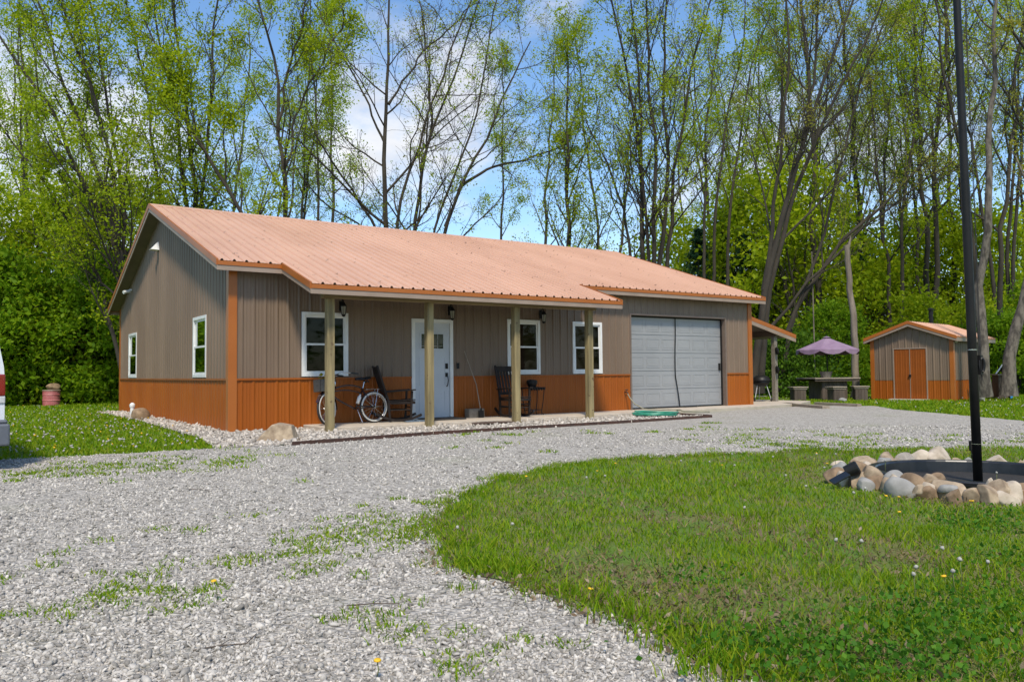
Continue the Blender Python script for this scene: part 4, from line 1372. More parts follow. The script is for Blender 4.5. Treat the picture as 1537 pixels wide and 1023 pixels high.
t = thing('patio_umbrella', 'faded purple patio umbrella with scalloped valance open over the wooden table', 'umbrella', (tc_[0], tc_[1], -.1), ra + R(12))
a = MB(); a.tube([(0, 0, .02), (0, 0, 2.28)], .022, 8); a.build('pole', MT['black'], t)
a = MB(); a.lathe([(.03, 2.28), (.05, 2.31), (.03, 2.34), (.0, 2.36)], (0, 0, 0), 10); a.build('finial', MT['black'], t)
N8 = 8
UR, UT, UB = 1.09, 2.27, 1.83
def uring(r, z, sag):
    out = []
    for k in range(N8 * 4):
        th = 2 * math.pi * k / (N8 * 4)
        f_ = abs((k % 4) - 2) / 2   # 1 at ribs, 0 between
        rr = r * (.945 + .055 * f_)
        out.append((rr * math.cos(th), rr * math.sin(th), z - .015 * (1 - f_) * sag))
    return out
a = MB()
rings = [uring(.06, UT, 0), uring(.35, UT - .135, .5), uring(.72, UT - .285, .8), uring(UR, UB, 1)]
n_ = N8 * 4
for i in range(3):
    a.add(rings[i] + rings[i + 1], [(k, (k + 1) % n_, n_ + (k + 1) % n_, n_ + k) for k in range(n_)])
cap_ = uring(.16, UT + .0, 0); cap2 = uring(.02, UT + .05, 0)
a.add(cap_ + cap2, [(k, (k + 1) % n_, n_ + (k + 1) % n_, n_ + k) for k in range(n_)])
a.build('canopy', MT['purple'], t)
a = MB()
r0 = rings[3]
lower = [(x * 1.005, y * 1.005, z - .17 * (.55 + .45 * math.sin(math.pi * ((k % 4) / 4)) if k % 4 else .35)) for k, (x, y, z) in enumerate(r0)]
a.add(r0 + lower, [(k, (k + 1) % n_, n_ + (k + 1) % n_, n_ + k) for k in range(n_)])
a.build('valance', MT['purple'], t)
for k in range(N8):
    th = 2 * math.pi * k / N8
    a = MB(); a.tube([(.03 * math.cos(th), .03 * math.sin(th), UT - .03), (1.0 * UR * math.cos(th) * .99, 1.0 * UR * math.sin(th) * .99, UB - .02)], .008, 5)
    a.tube([(.03 * math.cos(th), .03 * math.sin(th), 1.62), (.52 * math.cos(th), .52 * math.sin(th), UT - .22)], .006, 5)
    a.build('rib', MT['black'], t)
p = dep(1240, 571, 29.0)
a = MB(); a.lathe([(.16, 0), (.22, .20), (.235, .22), (.20, .22), (.18, .12), (.0, .12)], (0, 0, 0), 12)
o = a.build('planter', MT['grey'], None, loc=(p[0], p[1], .727)); prop(o, 'grey tapered planter standing on the picnic table', 'planter')

# kettle grill
p = gnd(1143, 600, -.0); p = dep(1143, 601, 26.4)
t = thing('kettle_grill', 'black kettle barbecue on silver legs under the lean-to', 'grill', (p[0], p[1], 0.0), ra)
a = MB(); a.lathe([(.05, .48), (.16, .50), (.25, .57), (.285, .66)], (0, 0, 0), 24); a.build('bowl', MT['black'], t, smooth=True)
a = MB(); a.lathe([(.295, .655), (.295, .68), (.25, .78), (.15, .84), (.0, .86)], (0, 0, 0), 24); li = a.build('lid', MT['black'], t, smooth=True)
a = MB(); a.tube([(-.08, 0, .85), (-.07, 0, .91), (.07, 0, .91), (.08, 0, .85)], .012, 6); a.build('handle', MT['black'], li)
for sx, sy in ((-1, -.6), (1, -.6), (0, 1)):
    a = MB(); a.tube([(.15 * sx, .15 * sy, .52), (.27 * sx, .27 * sy, .03)], .012, 6); a.build('leg', MT['silver'], t)
a = MB(); a.lathe([(.18, .16), (.19, .17), (0.001, .16)], (0, 0, 0), 16); a.build('ash_tray', MT['silver'], t)
a = MB(); a.box(-.42, -.28, -.14, .14, .66, .68); a.build('side_handle', MT['black'], t)
for s in (-1, 1):
    a = MB(); a.lathe([(.07, -.015), (.07, .015)], (0, 0, 0), 14, Matrix.Translation((.27 * s, -.16, .07)) @ Matrix.Rotation(R(90), 4, 'Y')); a.build('wheel', MT['rubber'], t)
for z, lb in ((1.63, 'upper'), (1.02, 'lower')):
    a = MB(); a.lathe([(.0, -.05), (.10, -.035), (.13, 0), (.10, .035), (.0, .05)], (0, 0, 0), 16, Matrix.Rotation(R(80), 4, 'X') @ Matrix.Rotation(R(20), 4, 'Y'))
    a.tube([(0, 0, .12), (0, .05, .2)], .006, 4)
    o = a.build('ornament', MT['black'], None, loc=(17.64, .98, z)); o.rotation_euler = (0, 0, R(35)); prop(o, f'{lb} of the two round dark ornaments hung on the lean-to post', 'ornament')

# thin pale pole behind the umbrella
p = dep(1224, 590, 33)
a = MB(); q = dep(1218.5, 380, 33) - np.array([p[0], p[1], -.1]); a.tube([(0, 0, 0), tuple(q * .5), tuple(q)], [.028, .025, .018], 8); a.lathe([(.03, 0), (.04, .03), (0, .07)], tuple(q), 8)
o = a.build('thin_pole', MT['snag'], None, loc=(p[0], p[1], -.1)); prop(o, 'thin pale pole standing behind the purple umbrella', 'pole')

# clutter by the two thick trunks at the right
p = dep(1504, 601, 28.6)
t = thing('wooden_stand', 'dark brown slatted wooden box between the two thick trunks right of the shed', 'stand', (p[0], p[1], -.1), ra)
a = MB()
for k in range(4): a.box(-.22 + k * .11, -.22 + k * .11 + .10, -.2, -.17, 0, .86)
for k in range(4): a.box(-.22 + k * .11, -.22 + k * .11 + .10, .17, .2, 0, .86)
a.box(-.22, -.19, -.169, .169, 0, .86); a.box(.19, .22, -.169, .169, 0, .86)
a.build('box', MT['wood_old'], t)
a = MB(); a.box(-.28, .28, -.26, .26, .862, .90); a.build('top', MT['wood_top'], t)
a = MB(); a.tube([(-.12, 0, 0), (.16, .05, .33)], .022, 6); o = a.build('white_rod', MT['white'], None, loc=(p[0] - .04, p[1] + .05, .80)); prop(o, 'white rod propped up on the dark wooden box', 'rod'); o.rotation_euler = (0, 0, ra)
p = dep(1519, 597, 28.3)
a = MB(); a.add([(-.04, 0, 0), (.05, .03, 0), (.06, .02, .3), (.03, 0, .62), (-.02, 0, .62), (-.06, .01, .3), (-.03, .05, .0), (.0, .05, .6)], [(0, 1, 2, 3, 4, 5), (0, 6, 1), (5, 4, 7, 6, 0), (1, 6, 7, 3, 2), (3, 7, 4)])
o = a.build('blue_stake', MT['blue'], None, loc=(p[0], p[1], -.1)); prop(o, 'upright bright blue plastic piece by the leaning trunk', 'plastic piece'); o.rotation_euler = (0, 0, ra)
p = dep(1472, 598, 27.9)
t = thing('folding_chair', 'folded lawn chair with pale frame half hidden behind the straight trunk', 'chair', (p[0], p[1], -.1), ra)
a = MB(); a.tube([(-.25, 0, .66), (.3, .1, .66)], .018, 6); a.tube([(-.2, 0, .60), (.35, .1, .22)], .018, 6); a.tube([(-.2, .1, .02), (.3, .1, .60)], .016, 6); a.build('frame', MT['ww'], t)
a = MB(); a.box(-.26, .3, .03, .07, .68, .80); a.build('seat_cloth', MT['copper'], t)
rock('rock', dep(1473, 600, 27.4) * np.array([1, 1, 0]) + np.array([0, 0, -.1]), (.28, .22, .32), 77, MT['rock2'], 'grey stone at the foot of the straight trunk near the flagpole', 0, cut=.4)
rock('rock', dep(1265, 604, 27.6) * np.array([1, 1, 0]) + np.array([0, 0, -.1]), (.42, .25, .16), 78, MT['rock2'], 'flat grey stone in the grass before the front stool', 0, cut=.4)

# ------------------------------------------------------------------ trees
class Tree:
    def __init__(s, seed):
        s.rng = np.random.default_rng(seed)
        s.poly = {}          # npts -> list of (pts, rad)
        s.tips = []          # (point, weight)
    def put(s, pts, rad):
        s.poly.setdefault(len(pts), []).append((pts, rad))
    def stem(s, pts, r0, r1, n=18, wob=.10):
        """a main stem through the given points, resampled and slightly crooked"""
        P = np.array(pts, float)
        d = np.r_[0, np.cumsum(np.linalg.norm(np.diff(P, axis=0), axis=1))]
        # Catmull-like smoothing by dense linear + moving average
        u = np.linspace(0, d[-1], n * 4)
        Q = np.stack([np.interp(u, d, P[:, i]) for i in range(3)], 1)
        k = np.ones(9) / 9
        Qp = np.vstack([np.repeat(Q[:1], 4, 0), Q, np.repeat(Q[-1:], 4, 0)])
        Q = np.stack([np.convolve(Qp[:, i], k, 'valid') for i in range(3)], 1)
        idx = np.linspace(0, len(Q) - 1, n).round().astype(int)
        Q = Q[idx]
        w = s.rng.normal(0, wob, (n, 3)); w[:, 2] = 0; w[0] = 0
        w = (w + np.roll(w, 1, 0)) / 2; w[0] = 0
        Q = Q + w
        t = np.linspace(0, 1, n)
        rad = r0 + (r1 - r0) * t ** .8
        rad[0] *= 1.35
        if n > 2: rad[1] *= 1.08
        s.put(Q, rad)
        return Q, rad
    def branch(s, p, d, L, r, n, trop, wig):
        pts = [p]
        d = d / np.linalg.norm(d)
        st = L / (n - 1)
        for i in range(n - 1):
            d = d + s.rng.normal(0, wig, 3) + np.array([0, 0, trop])
            d = d / np.linalg.norm(d)
            p = p + d * st
            pts.append(p)
        pts = np.array(pts)
        s.put(pts, np.linspace(r, max(r * .22, .006), n))
        return pts
    def sprout(s, Q, rad, lvl, cfg, length):
        """side branches on a stem or branch"""
        n1, t0, ang, lf, trop, wig, npt = cfg[lvl]
        m = len(Q)
        az0 = s.rng.uniform(0, 6.28)
        for k in range(n1):
            t = t0 + (1 - t0) * (k + s.rng.uniform(0, .9)) / n1
            f = t * (m - 1)
            i = min(int(f), m - 2)
            p = Q[i] + (Q[i + 1] - Q[i]) * (f - i)
            ax = Q[i + 1] - Q[i]
            ax = ax / np.linalg.norm(ax)
            ref = np.array([1., 0, 0]) if abs(ax[2]) > .8 else np.array([0, 0, 1.])
            a = np.cross(ax, ref); a /= np.linalg.norm(a)
            b = np.cross(ax, a)
            az = az0 + k * 2.4 + s.rng.uniform(-.5, .5)
            an = R(ang) * s.rng.uniform(.7, 1.25)
            d = ax * math.cos(an) + (a * math.cos(az) + b * math.sin(az)) * math.sin(an)
            ll = length * lf * (1.12 - .72 * t) * s.rng.uniform(.6, 1.3)
            rr = (rad[i] + (rad[i + 1] - rad[i]) * (f - i)) * s.rng.uniform(.42, .62)
            rr = min(rr, ll * .03 + .006)
            q = s.branch(p, d, ll, max(rr, .007), npt, trop, wig)
            if lvl + 1 < len(cfg):
                s.sprout(q, np.linspace(rr, rr * .3, npt), lvl + 1, cfg, ll)
            if lvl >= len(cfg) - 2:
                for j in range(1, npt):
                    s.tips.append(q[j])
    def trunk_mesh(s, name, mat):
        V, F, b = [], [], 0
        for n, lst in s.poly.items():
            sides = 10 if n >= 16 else (6 if n >= 8 else (4 if n >= 5 else 3))
            P = np.array([p for p, _ in lst]); Rr = np.array([r for _, r in lst])
            T = np.gradient(P, axis=1)
            T /= np.linalg.norm(T, axis=2, keepdims=True) + 1e-9
            ref = np.where(np.abs(T[:, :1, 2:3]) > .75, np.array([1., .2, 0]), np.array([.1, .05, 1.]))
            A = np.cross(T, ref); A /= np.linalg.norm(A, axis=2, keepdims=True) + 1e-9
            B = np.cross(T, A)
            th = np.arange(sides) * 2 * math.pi / sides
            ringv = P[:, :, None, :] + Rr[:, :, None, None] * (A[:, :, None, :] * np.cos(th)[None, None, :, None] + B[:, :, None, :] * np.sin(th)[None, None, :, None])
            nb = len(lst)
            V.append(ringv.reshape(-1, 3))
            bi = np.arange(nb)[:, None, None] * n * sides
            ii = np.arange(n - 1)[None, :, None] * sides
            kk = np.arange(sides)[None, None, :]
            k2 = (kk + 1) % sides
            f = np.stack([bi + ii + kk, bi + ii + k2, bi + ii + sides + k2, bi + ii + sides + kk], -1).reshape(-1, 4) + b
            F.append(f); b += nb * n * sides
        return np_mesh(name, np.vstack(V), np.vstack(F), mat, True)
    def crown_mesh(s, name, mat, count, size, scat):
        T = np.array(s.tips)
        if len(T) == 0 or count == 0: return None
        # uneven: some tips carry many leaves, others none
        w = s.rng.gamma(1.1, 1.0, len(T))
        cell = np.floor(T / 1.3).astype(int)
        h = np.sin(cell @ np.array([12.9898, 78.233, 37.719])) * 43758.5453
        w *= .25 + 1.7 * (h - np.floor(h)) ** 1.5
        per = 11
        nc = max(1, count // per)
        idx = s.rng.choice(len(T), nc, p=w / w.sum())
        K = T[idx] + s.rng.normal(0, scat * .55, (nc, 3))
        spread = scat * s.rng.uniform(.3, .85, (nc, 1, 1))
        C = (K[:, None, :] + s.rng.normal(0, 1, (nc, per, 3)) * spread * np.array([1, 1, .7])).reshape(-1, 3)
        return leaves(name, C, size, s.rng, mat)

def leaves(name, C, size, rng, mat, droop=.25, asp=.62):
    n = len(C)
    u = rng.normal(0, 1, (n, 3)); u[:, 2] -= droop; u /= np.linalg.norm(u, axis=1, keepdims=True)
    v = rng.normal(0, 1, (n, 3)); v = np.cross(u, v); v /= np.linalg.norm(v, axis=1, keepdims=True) + 1e-9
    sz = size * rng.uniform(.6, 1.4, (n, 1))
    w_ = np.cross(u, v)
    V = np.stack([C, C + u * sz * .5 + v * sz * .5 * asp + w_ * sz * .08, C + u * sz, C + u * sz * .5 - v * sz * .5 * asp + w_ * sz * .08], 1)
    F = np.arange(n * 4).reshape(n, 4)
    return np_mesh(name, V.reshape(-1, 3), F, mat)

#            n, t0, ang, lenf, trop, wig, pts
CFG_UP = [(13, .34, 38, .30, .07, .10, 9), (7, .22, 38, .46, .06, .13, 6), (5, .2, 42, .45, .05, .16, 4)]
CFG_LEAF = [(15, .16, 36, .27, .09, .10, 9), (7, .2, 40, .46, .07, .13, 6), (5, .2, 45, .5, .03, .18, 4)]
CFG_WIDE = [(11, .30, 52, .36, .05, .12, 9), (8, .22, 42, .48, .05, .14, 6), (5, .18, 44, .45, .05, .16, 4)]
CFG_CONE = [(34, .10, 44, .22, .10, .07, 9), (6, .2, 40, .42, .07, .12, 6), (4, .2, 45, .5, .04, .18, 4)]
CFG_THIN = [(9, .42, 36, .22, .09, .12, 8), (5, .22, 40, .48, .07, .14, 6), (4, .2, 45, .5, .05, .18, 4)]
CFG_BARE = [(9, .30, 30, .36, .06, .07, 9), (8, .18, 32, .50, .05, .10, 6), (6, .15, 38, .48, .03, .15, 4)]
TREES = 'trees in the woods round the house'

def px_tree(seed, d, stems, label, cfg, leafmat_, n_leaf, leaf, scat, bark, r_px, ddz=0.0, wob=.10, group=TREES, name='tree'):
    """stems are given as picture points at the real depth d (metres) of the tree"""
    tr = Tree(seed)
    rng = tr.rng
    bx, by = stems[0][0]
    root = dep(bx, by, d)
    base = np.array([root[0], root[1], Z0 - .05])
    for si, st in enumerate(stems):
        lean = rng.uniform(-1.4, 1.4) if si else 0
        P = []
        for j, (x, y) in enumerate(st):
            dd = d + lean * j / max(1, len(st) - 1)
            p = dep(x, y, dd)
            if y > 565: p = np.array([p[0], p[1], Z0 - .05])
            P.append(p - base)
        r0 = .72 * r_px[si] / FPX * d / 2 if hasattr(r_px, '__len__') else r_px / FPX * d / 2
        if P[0][2] > .3: n = 16
        else: n = 18
        Q, rad = tr.stem(P, r0, max(.025, r0 * .16), n, wob)
        ln = np.linalg.norm(np.diff(Q, axis=0), axis=1).sum()
        tr.sprout(Q, rad, 0, cfg, ln)
        tr.tips.append(Q[-1])
    t = thing(name, label, 'tree', base, 0, group)
    link('trunk', tr.trunk_mesh('trunk', bark), t)
    cm = tr.crown_mesh('crown', leafmat_, n_leaf, leaf, scat)
    if cm: link('crown', cm, t)
    return t

ls, lm, lo_, ld = MT['leaf_spring'], MT['leaf_mid'], MT['leaf_olive'], MT['leaf_dark']
bk1, bkl, bkd = MT['bark'], MT['bark_l'], MT['bark_d']
px_tree(1, 29, [[(205, 600), (186, 400), (122, 250), (42, 120), (-25, 20), (-80, -60)], [(200, 600), (180, 385), (130, 205), (70, 60), (20, -70)], [(208, 600), (192, 400), (166, 220), (108, 60), (62, -90)], [(212, 600), (200, 385), (176, 230), (150, 80), (122, -70)], [(195, 600), (152, 420), (62, 262), (-20, 172)]],
        'leafy many-stemmed tree fanning out to the left beside the gable', CFG_LEAF, ls, 30000, .105, .30, bkd, [15, 15, 13, 11, 10])
px_tree(2, 34, [[(290, 590), (283, 320), (270, 200), (240, 60), (215, -70)], [(292, 590), (292, 310), (280, 180), (262, 50), (250, -90)], [(298, 590), (302, 300), (318, 150), (322, 20), (330, -90)], [(285, 590), (242, 330), (228, 160), (200, 40), (170, -70)]],
        'leafy clump of upright stems rising just behind the left end of the ridge', CFG_LEAF, ls, 24000, .11, .30, bkd, [14, 17, 13, 10])
px_tree(3, 31, [[(420, 590), (363, 315), (330, 262), (300, 215), (256, 120), (215, 20)]], 'leafy tree leaning left over the roof ridge', CFG_LEAF, ls, 11000, .11, .28, bkd, [15])
px_tree(4, 33, [[(437, 590), (430, 320), (418, 180), (411, 80), (392, 10), (365, -70)], [(418, 200), (432, 110), (450, 40), (470, -40)], [(424, 260), (455, 150), (500, 60), (520, 10)]],
        'single dark trunk with a thin half-bare crown behind the left part of the ridge', CFG_UP, ls, 7000, .10, .26, bk1, [17, 7, 6])
px_tree(5, 44, [[(480, 590), (477, 330), (478, 200), (470, 70), (465, -40)]], 'slim pale-leaved tree behind the ridge, right of the single dark trunk', CFG_THIN, ls, 6000, .115, .28, bk1, [9])
px_tree(6, 36, [[(586, 590), (581, 340), (579, 200), (583, 80), (580, -70)], [(600, 590), (597, 345), (618, 245), (655, 150), (690, 60), (720, -40)], [(578, 590), (571, 335), (515, 270), (475, 210), (450, 130)], [(580, 220), (540, 130), (500, 60), (470, 0)], [(581, 160), (625, 90), (675, 40), (720, 0)], [(560, 590), (555, 345), (480, 300), (440, 240)]],
        'tall half-bare spreading tree behind the middle of the ridge, cloud behind it', CFG_WIDE, ls, 8500, .085, .28, bk1, [18, 11, 10, 5, 5, 7])
px_tree(7, 38, [[(617, 590), (622, 345), (634, 245), (668, 155), (700, 70), (735, -30)], [(632, 260), (648, 170), (640, 70), (625, -20)]], 'bare tree curving right behind the middle of the ridge', CFG_BARE, lo_, 4500, .085, .25, bk1, [12, 7])
px_tree(8, 36, [[(648, 590), (663, 350), (702, 250), (748, 170), (775, 110), (800, 55)], [(690, 280), (735, 252), (800, 236), (852, 214)], [(642, 590), (648, 350), (690, 240), (720, 170), (735, 60), (750, -20)]], 'half-bare tree leaning right behind the ridge with a long low limb', CFG_WIDE, ls, 7500, .09, .26, bk1, [13, 7, 8])
px_tree(9, 36, [[(857, 590), (853, 372), (851, 220), (852, 110), (851, 40)]], 'cone-shaped pale green tree behind the right half of the ridge', CFG_CONE, ls, 15000, .09, .26, bk1, [14])
px_tree(10, 33, [[(970, 590), (968, 390), (956, 200), (938, 90), (905, -40)], [(980, 590), (981, 390), (986, 250), (970, 90), (962, -80)], [(990, 590), (993, 400), (1001, 250), (998, 100), (1006, -80)], [(1000, 590), (1004, 395), (1013, 260), (1034, 120), (1075, -30)], [(955, 590), (946, 370), (921, 260), (880, 175)], [(978, 590), (975, 390), (962, 250), (958, 120), (940, -60)]],
        'dense cluster of tall dark trunks rising behind the right end of the ridge', CFG_UP, ls, 14000, .10, .28, bkd, [15, 14, 14, 13, 11, 10])
px_tree(11, 42, [[(1070, 590), (1072, 390), (1085, 200), (1110, 100), (1118, -10)], [(1095, 590), (1092, 400), (1106, 240), (1126, 110), (1165, 0)], [(1055, 590), (1058, 390), (1057, 200), (1080, 60), (1085, -40)]],
        'group of three slender stems behind the garage roof', CFG_THIN, ls, 10000, .105, .28, bk1, [10, 10, 9])
px_tree(12, 31, [[(1128, 596), (1145, 450), (1175, 322), (1201, 230), (1240, 110), (1272, 20), (1305, -70)], [(1140, 596), (1153, 440), (1196, 280), (1226, 200), (1300, 60), (1345, -50)], [(1146, 445), (1160, 330), (1178, 180), (1186, 60), (1172, -60)], [(1205, 215), (1222, 120), (1228, 20), (1232, -60)]],
        'big bare tree leaning right beside the garage corner', CFG_BARE, lo_, 3800, .075, .25, bkd, [18, 15, 10, 8], wob=.05)
px_tree(13, 33, [[(1172, 598), (1186, 475), (1262, 362), (1342, 292), (1432, 190), (1490, 140)], [(1180, 505), (1240, 345), (1262, 240), (1290, 120), (1330, 30)], [(1150, 500), (1200, 440), (1290, 345), (1370, 285), (1430, 240)]],
        'bare crooked tree whose long limbs sweep right above the umbrella', CFG_BARE, lo_, 3600, .08, .25, bk1, [12, 8, 7], wob=.06)
px_tree(14, 26.6, [[(1478, 603), (1482, 400), (1484, 250), (1493, 100), (1489, 0), (1491, -140)]], 'thick straight grey trunk right of the flagpole', [(9, .62, 50, .16, .04, .12, 8), (6, .2, 42, .5, .05, .14, 6), (5, .2, 44, .45, .05, .16, 4)], lo_, 1500, .10, .2, bkl, [24])
px_tree(15, 27.5, [[(1513, 603), (1518, 545), (1531, 480), (1552, 380), (1590, 200), (1620, 0)]], 'thick grey trunk leaning out of the photo at the right edge', CFG_UP, lo_, 2000, .1, .2, bkl, [28])
px_tree(16, 30, [[(1640, 600), (1610, 250), (1570, 110), (1500, 20), (1440, -60)], [(1630, 400), (1580, 260), (1530, 180), (1490, 110)]], 'bare branches reaching in from the right edge at the top', CFG_BARE, lo_, 700, .09, .22, bkd, [18, 8])
# standing dead trunk without branches
tr = Tree(99)
p0 = dep(1284, 597, 31.0); base = np.array([p0[0], p0[1], -.15])
Q, rad = tr.stem([np.zeros(3), dep(1282, 500, 31) - base, dep(1276, 420, 31) - base, dep(1269, 364, 31) - base], .15, .10, 18, .03)
q1 = tr.branch(Q[-2], np.array([.25, -.1, 1.]), .6, .09, 5, .02, .05)
t = thing('dead_tree', 'pale barkless snag, broken off at the top, between umbrella and shed', 'tree', base)
link('trunk', tr.trunk_mesh('trunk', MT['snag']), t)

# woods further back: prototypes, then copies of trunk and crown
def proto(seed, H, n_st, cfg, lmat, nl, leaf, scat, bark, r0, lean=.06):
    tr = Tree(seed)
    for k in range(n_st):
        a = tr.rng.uniform(0, 6.28)
        dx, dy = math.cos(a), math.sin(a)
        sp_ = (.10 if n_st > 1 else lean) * H
        b0 = np.array([dx, dy, 0]) * (.25 if n_st > 1 else 0)
        Q, rad = tr.stem([b0, b0 + np.array([dx * sp_ * .12, dy * sp_ * .12, H * .3]), b0 + np.array([dx * sp_ * .5, dy * sp_ * .5, H * .65]), b0 + np.array([dx * sp_, dy * sp_, H])], r0, .03, 18, .12)
        tr.sprout(Q, rad, 0, cfg, H)
        tr.tips.append(Q[-1])
    return tr.trunk_mesh('trunk', bark), tr.crown_mesh('crown', lmat, nl, leaf, scat)
PR = [proto(201, 24, 1, CFG_THIN, ls, 6500, .12, .34, bk1, .15), proto(202, 22, 2, CFG_UP, ls, 7000, .115, .32, bk1, .15),
      proto(203, 26, 1, CFG_UP, lo_, 4000, .10, .28, bkd, .18), proto(204, 20, 1, CFG_LEAF, ls, 10000, .125, .34, bkd, .15),
      proto(205, 23, 3, CFG_THIN, ls, 7500, .12, .32, bkd, .13)]
def place(meshes, name, label, cat, loc, rz_, sc, group, nm=('trunk', 'crown')):
    t = thing(name, label, cat, loc, rz_, group)
    t.scale = (sc, sc, sc)
    for n_, me in zip(nm, meshes):
        if me: link(n_, me, t)
    return t
def px_of(p):
    q = np.array(p) - CP
    z = q @ FW
    return 768.5 + q @ RT / z * FPX, z
rr = np.random.default_rng(5)
zones = [  # px from, px to, depth from, to, count, proto choice, label
    (-40, 170, 36, 50, 3, (3, 4, 3, 1), 'leafy tree in the woods left of the house'),
    (320, 520, 42, 58, 4, (0, 1, 4), 'thin leafing tree showing over the left half of the ridge'),
    (690, 940, 50, 64, 3, (0, 2, 1), 'thin leafing tree far behind the right half of the ridge'),
    (1020, 1180, 44, 62, 5, (0, 2, 1, 4), 'slender leafing tree in the woods behind the garage end'),
    (1190, 1300, 38, 60, 7, (0, 1, 2, 2), 'slender trunk in the woods behind the umbrella and snag'),
    (1300, 1440, 37, 62, 9, (2, 0, 1, 2), 'slender trunk in the woods behind the shed'),
    (1440, 1620, 34, 60, 6, (0, 1, 4, 2), 'slender trunk in the woods at the far right'),
]
for x0, x1, d0, d1, n, ch, lab in zones:
    for k in range(n):
        x = x0 + (x1 - x0) * (k + rr.uniform(.15, .85)) / n
        d = rr.uniform(d0, d1)
        p = dep(x, 570, d)
        place(PR[ch[k % len(ch)]], 'tree', lab, 'tree', (p[0], p[1], Z0 - .05), rr.uniform(0, 6.28), rr.uniform(.85, 1.2), lab.replace('tree', 'trees').replace('trunk', 'trunks'))

# shrubs and young leafy trees
def shrub_proto(seed, H, Wd, nclump, per, leaf, lmat, bark, low=.05, scat=.34):
    rng = np.random.default_rng(seed)
    tr = Tree(seed)
    for k in range(7):
        a = k * .9 + rng.uniform(-.3, .3)
        e = np.array([math.cos(a) * Wd * rng.uniform(.2, .8), math.sin(a) * Wd * rng.uniform(.2, .8), H * rng.uniform(.65, 1.0)])
        Q, rad = tr.stem([np.array([math.cos(a), math.sin(a), 0]) * .15, e * np.array([.35, .35, .45]), e], .045 * H / 4, .01, 18, .06)
        tr.sprout(Q, rad, 0, [(7, .15, 50, .28, .03, .14, 6), (4, .2, 45, .5, .02, .18, 4)], np.linalg.norm(e))
    # leaf clumps through the volume, denser at the outside, uneven outline
    z = rng.uniform(low, 1, nclump)
    prof = np.sqrt(np.clip(1 - ((z - .42) / .62) ** 2, .02, 1))
    a = rng.uniform(0, 6.28, nclump)
    rad_ = Wd * prof * np.sqrt(rng.uniform(.12, 1, nclump)) * rng.uniform(.8, 1.15, nclump)
    C = np.stack([rad_ * np.cos(a), rad_ * np.sin(a), z * H], 1)
    sc = rng.uniform(.5, 1.4, nclump)
    idx = rng.integers(0, nclump, nclump * per)
    P = C[idx] + rng.normal(0, scat, (len(idx), 3)) * sc[idx][:, None] * np.array([1, 1, .6])
    P[:, 2] = np.clip(P[:, 2], .05, None)
    return tr.trunk_mesh('stems', bark), leaves('foliage', P, leaf, rng, lmat, .5)
SP_ = [shrub_proto(301, 4.2, 1.9, 110, 95, .17, lm, bkd), shrub_proto(302, 5.4, 2.2, 130, 95, .17, lm, bkd), shrub_proto(303, 3.4, 1.8, 90, 100, .16, ld, bkd),
       shrub_proto(304, 5.0, 2.0, 100, 70, .17, ls, bk1, scat=.4), shrub_proto(305, 8.5, 2.6, 130, 60, .18, ls, bk1, low=.15, scat=.5), shrub_proto(306, 2.2, 1.5, 60, 90, .13, lm, bkd)]
SN = ('stems', 'foliage')
def shrub_row(lst, label, group, choice, scr, name='shrub', cat='shrub'):
    for k, (px, d) in enumerate(lst):
        p = dep(px, 575, d)
        place(SP_[choice[k % len(choice)]], name, label, cat, (p[0], p[1], Z0 - .03), rr.uniform(0, 6.28), rr.uniform(*scr), group, SN)
shrub_row([(-75, 31.5), (-20, 31.5), (28, 33), (72, 34.5), (112, 33.6), (150, 34), (188, 34.5), (230, 36)], 'big mid-green shrub in the hedge between van and house', 'hedge shrubs left of the house', (0, 1, 3, 0), (.95, 1.2))
shrub_row([(-50, 35), (10, 36), (60, 37), (105, 36.5), (150, 38), (200, 40)], 'taller leafy shrub standing up behind the hedge left of the house', 'tall shrubs behind the hedge', (4, 1, 4), (1.0, 1.25))
shrub_row([(8, 33.5), (50, 35.5), (100, 35), (140, 35.5), (185, 36)], 'dark shrub filling the foot of the hedge left of the house', 'dark shrubs in the hedge', (2, 2), (1.1, 1.4))
shrub_row([(1150 + 34 * k, 41 + 4 * math.sin(k * 1.7)) for k in range(13)], 'leafy bush at the edge of the woods behind shed and umbrella', 'bushes along the wood edge', (0, 3, 2, 1, 5, 3), (.6, .95))
shrub_row([(1135 + 38 * k, 48 + 5 * math.sin(k * 2.3)) for k in range(12)], 'bright young leafy tree in the understorey of the right woods', 'young trees in the right woods', (4, 3, 4, 4), (1.0, 1.5), 'young_tree', 'tree')
shrub_row([(1010 + 45 * k, 52 + 4 * math.sin(k * 1.3)) for k in range(4)], 'bright young leafy tree in the woods behind the garage roof', 'young trees behind the garage', (4, 4, 3), (1.1, 1.5), 'young_tree', 'tree')
shrub_row([(1500, 35), (1540, 36), (1580, 37), (1525, 33), (1468, 36)], 'bush behind the leaning trunk at the right edge', 'bushes at the right edge', (0, 3, 1), (.7, 1.0))
shrub_row([(1196, 33.5), (1160, 36), (1222, 37)], 'dark bush in the shade behind the lean-to post', 'dark bushes behind the lean-to', (2, 2, 5), (.55, .8))
